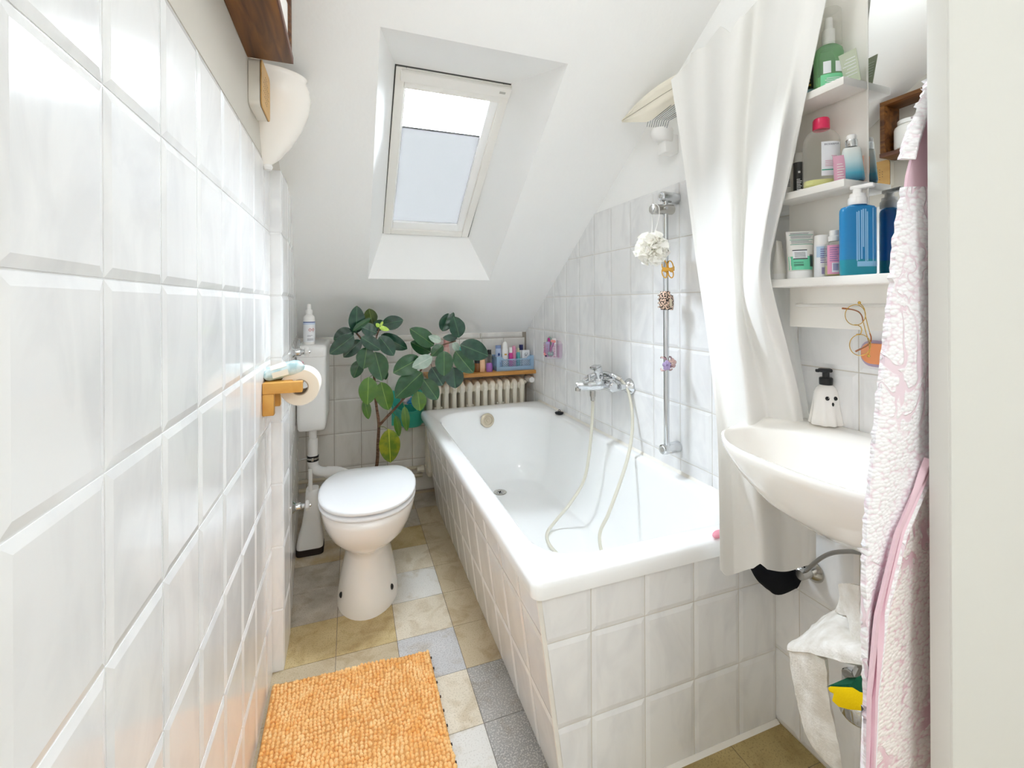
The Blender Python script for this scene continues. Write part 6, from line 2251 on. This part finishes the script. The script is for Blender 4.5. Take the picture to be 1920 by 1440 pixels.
mb = strip(150, 351, lambda v_: tl_at(v_) + 7, lambda v_: 1850, YT_, 14, 30, .003)
mb.build('woven_border', M['towelpink'], tw, 80)
mb = strip(150, 300, lambda v_: tl_at(v_) - 4, lambda v_: tl_at(v_) + 8, YT_ - .0015, 3, 40, .006, edge=7)
mb.build('looped_edge', M['towel'], tw, 80)
mb = strip(860, 1480, lambda v_: diag(v_) - 16 * min(1, (1480 - v_ + 200) / 500), lambda v_: diag(v_) + 4, YT_ - .0075, 4, 60, .003)
mb.build('woven_hem', M['towelpink'], tw, 80)
mb = strip(760, 1480, lambda v_: max(diag(v_) - 30, tl_at(v_) + 4), lambda v_: 1900, YT_ + .010, 24, 90, .006, .0045)
mb.build('terry_back', M['towel2'], tw, 80)

# ---- cloth, sponge, hose and stop valve below the basin
M['rag'] = mat('off_white_rag', '#e9e6df', .95, spec=.1)
noisy(M['rag'], '#d9d4cb', '#f0eeea', 30, 4, bump=.8, bscale=260)
rag = thing('cleaning_cloth', 'off white cleaning cloth draped over the basin trap', 'cleaning cloth', PX(1560, 1250, 1.13))
def rp(u, v_, X): return PX(u, v_, X)
rows = [
 [rp(1530, 1180, 1.21), rp(1575, 1152, 1.20), rp(1612, 1165, 1.185), rp(1650, 1180, 1.18)],
 [rp(1508, 1203, 1.15), rp(1560, 1178, 1.14), rp(1606, 1200, 1.13), rp(1650, 1210, 1.13)],
 [rp(1488, 1216, 1.105), rp(1545, 1212, 1.09), rp(1600, 1222, 1.085), rp(1650, 1232, 1.08)],
 [rp(1484, 1226, 1.095), rp(1540, 1230, 1.082), rp(1600, 1246, 1.075), rp(1650, 1250, 1.075)],
]
mb = MB(); mb.grid(interp_rows(rows, 24, 18), .010)
# hanging limb
rows = [
 [rp(1485, 1219, 1.097), rp(1520, 1224, 1.09), rp(1552, 1233, 1.088)],
 [rp(1487, 1240, 1.096), rp(1522, 1246, 1.088), rp(1554, 1252, 1.090)],
 [rp(1500, 1310, 1.105), rp(1530, 1318, 1.094), rp(1558, 1318, 1.100)],
 [rp(1517, 1375, 1.115), rp(1545, 1385, 1.102), rp(1570, 1376, 1.110)],
 [rp(1542, 1412, 1.120), rp(1560, 1425, 1.108), rp(1574, 1412, 1.115)],
 [rp(1560, 1430, 1.122), rp(1568, 1436, 1.112), rp(1574, 1430, 1.116)],
]
mb.grid(interp_rows(rows, 14, 40), .008)
# upright tuft
rows = [
 [rp(1578, 1096, 1.15), rp(1594, 1094, 1.14), rp(1616, 1098, 1.135)],
 [rp(1584, 1130, 1.15), rp(1600, 1128, 1.135), rp(1618, 1130, 1.13)],
 [rp(1598, 1165, 1.14), rp(1606, 1163, 1.125), rp(1620, 1165, 1.12)],
 [rp(1600, 1215, 1.12), rp(1608, 1217, 1.108), rp(1622, 1218, 1.105)],
 [rp(1580, 1226, 1.095), rp(1596, 1234, 1.085), rp(1622, 1234, 1.085)],
]
mb.grid(interp_rows(rows, 10, 28), .007)
rows = [
 [rp(1580, 1108, 1.165), rp(1584, 1120, 1.16), rp(1588, 1135, 1.15)],
 [rp(1574, 1135, 1.175), rp(1584, 1140, 1.165), rp(1596, 1150, 1.15)],
 [rp(1568, 1146, 1.18), rp(1585, 1152, 1.17), rp(1602, 1158, 1.15)],
]
mb.grid(interp_rows(rows, 8, 10), .004)
for vtx in mb.bm.verts:
    n_ = noise.noise_vector(vtx.co * 45) * .0022
    vtx.co += n_
mb.build('fabric', M['rag'], rag, 80)

M['spongeyellow'] = mat('yellow_foam', '#f2cf13', .9, spec=.1)
addbump(M['spongeyellow'], .5, 500, 2, .0015)
M['scour'] = mat('dark_green_scourer', '#1f5a43', .95, spec=.1)
addbump(M['scour'], .8, 420, 3, .002)
spg = thing('scouring_sponge', 'yellow sponge with a dark green scouring side tucked behind the towel', 'sponge', PX(1595, 1310, 1.06))
out = [(1551, 1290), (1557, 1287), (1575, 1288), (1598, 1289), (1612, 1298), (1640, 1306), (1640, 1334), (1612, 1333), (1590, 1331), (1572, 1326), (1559, 1314), (1562, 1301), (1555, 1298)]
mb = MB(); a_ = [rp(u, v_, 1.045) for u, v_ in out]; mb.prism(a_, (.045, .0, .0)); mb.bevel(.002, 2, 50); mb.build('foam', M['spongeyellow'], spg, 40)
out2 = [(1549, 1288), (1557, 1284), (1575, 1284), (1596, 1282), (1606, 1270), (1640, 1268), (1640, 1305), (1612, 1297), (1598, 1288.5), (1575, 1287.5), (1557, 1286.5)]
mb = MB(); a_ = [rp(u, v_, 1.046) for u, v_ in out2]; mb.prism(a_, (.045, .0, .0)); mb.build('scourer', M['scour'], spg, 40)

sv = thing('stop_valve', 'chrome stop valve with a grey hose under the washbasin', 'valve', PX(1525, 1072, W - .02))
vp = PX(1526, 1071, W - .001)
mb = MB(); mb.lathe([(0, 0), (.027, 0), (.026, .004), (.017, .014), (.012, .018), (.012, .050), (0, .05)], (0, 0, 0), 24, mtx=Matrix.Rotation(radians(-90), 3, 'Y')); mb.xf(Matrix.Translation(vp)); mb.build('body', M['chrome2'], sv)
mb = MB(); mb.tube([vp + Vector((-.035, 0, 0)), vp + Vector((-.036, .034, .002)), vp + Vector((-.036, .040, .002))], [.011, .011, .009], 12); mb.build('knob', M['chrome'], sv)
M['greyhose'] = mat('grey_braided_hose', '#9c9c9a', .35, .6)
mb = MB(); mb.tube(catmull([vp + Vector((-.035, -.004, .010)), PX(1537, 1048, 1.32), PX(1560, 1037, 1.30), PX(1590, 1034, 1.27), PX(1620, 1037, 1.24), PX(1660, 1040, 1.2)], 8), .0048, 10); mb.build('hose', M['greyhose'], sv)
mb = MB()
M['blackcloth'] = mat('black_cloth', '#1b1c20', .9, spec=.15)
mb = MB()
rows = [[PY(1398, 1056, .905), PY(1440, 1050, .89), PY(1500, 1056, .87)],
        [PY(1412, 1072, .895), PY(1445, 1076, .872), PY(1500, 1074, .86)],
        [PY(1432, 1088, .890), PY(1452, 1092, .868), PY(1492, 1088, .858)],
        [PY(1445, 1096, .885), PY(1462, 1106, .866), PY(1486, 1096, .86)]]
mb.grid(interp_rows(rows, 16, 16), .016)
for vtx in mb.bm.verts:
    vtx.co += noise.noise_vector(vtx.co * 28) * .004
tag(mb.build('black_cloth', M['blackcloth'], None, 80), 'black cloth hanging behind the curtain hem by the stop valve', 'cloth')
# ================================================================ LIGHT
wd = bpy.data.worlds.new('overcast_sky')
SC.world = wd
wd.use_nodes = True
nt = wd.node_tree
bg = nt.nodes['Background']
bg.inputs['Color'].default_value = (.84, .92, 1.0, 1)
bg.inputs['Strength'].default_value = 100.0

# portal helping the sampler find the skylight
pl = bpy.data.lights.new('skylight_portal', 'AREA')
pl.shape = 'RECTANGLE'; pl.size = .46; pl.size_y = .90
pl.cycles.is_portal = True
po = bpy.data.objects.new('skylight_portal', pl); COL.objects.link(po)
c_, s_ = 1 / sqrt(1 + SLOPE ** 2), SLOPE / sqrt(1 + SLOPE ** 2)
ym = (YT + YD) / 2
mm = Matrix((Vector((1, 0, 0)), Vector((0, c_, -s_)), Vector((0, s_, c_)))).transposed().to_4x4()
mm.translation = Vector((.62, ym, slope_z(ym, OFF + .05)))
po.matrix_world = mm

# the hallway behind the camera: plain white shell, with an unseen disk light added as frontal fill
mb = MB()
mb.box(-1.0, -.95, -1.9, .22, 0, 2.6); mb.box(1.65, 1.7, -1.9, .3, 0, 2.6); mb.box(-1.0, 1.7, -1.95, -1.9, 0, 2.6)
mb.box(-1.0, -.12, .20, .30, 0, 2.6); mb.box(1.40, 1.70, .25, .337, 0, 3.0); mb.box(-1.0, 1.70, .30, .337, 2.5, 3.0)
struct(mb.build('wall_hall', M['plaster'], smooth=0))
mb = MB()
mb.box(-1.0, 1.7, -1.95, .30, 2.6, 2.65)
struct(mb.build('ceiling_hall', M['plaster'], smooth=0))
mb = MB()
mb.box(-1.0, 1.7, -1.95, -1.2, -.06, 0.); mb.box(-1.0, -.30, -1.2, .3, -.06, 0.); mb.box(1.60, 1.7, -1.2, .3, -.06, 0.)
struct(mb.build('floor_hall', mat('hall_floor', '#b4b2af', .5), smooth=0))
hl = bpy.data.lights.new('hall_fill_light', 'AREA')
hl.shape = 'DISK'; hl.size = .7; hl.energy = 7.2; hl.color = (.92, .97, 1)
ho = bpy.data.objects.new('hall_fill_light', hl); COL.objects.link(ho)
ho.location = (.35, -1.35, 2.57)
cl = bpy.data.lights.new('ceiling_fill_light', 'POINT')  # unseen point light added above the view to brighten the room
cl.shadow_soft_size = .11; cl.energy = 1.7; cl.color = (.92, .97, 1)
co = bpy.data.objects.new('ceiling_fill_light', cl); COL.objects.link(co)
co.location = (.55, .72, 2.22)

SC.view_settings.view_transform = 'Standard'
SC.view_settings.look = 'None'
SC.view_settings.gamma = 1
SC.view_settings.use_curve_mapping = False
SC.view_settings.exposure = 1.58
SC.cycles.max_bounces = 24
SC.cycles.diffuse_bounces = 20
SC.cycles.transparent_max_bounces = 16
SC.cycles.caustics_reflective = False
SC.cycles.caustics_refractive = False
SC.cycles.sample_clamp_indirect = 6
SC.cycles.use_denoising = True
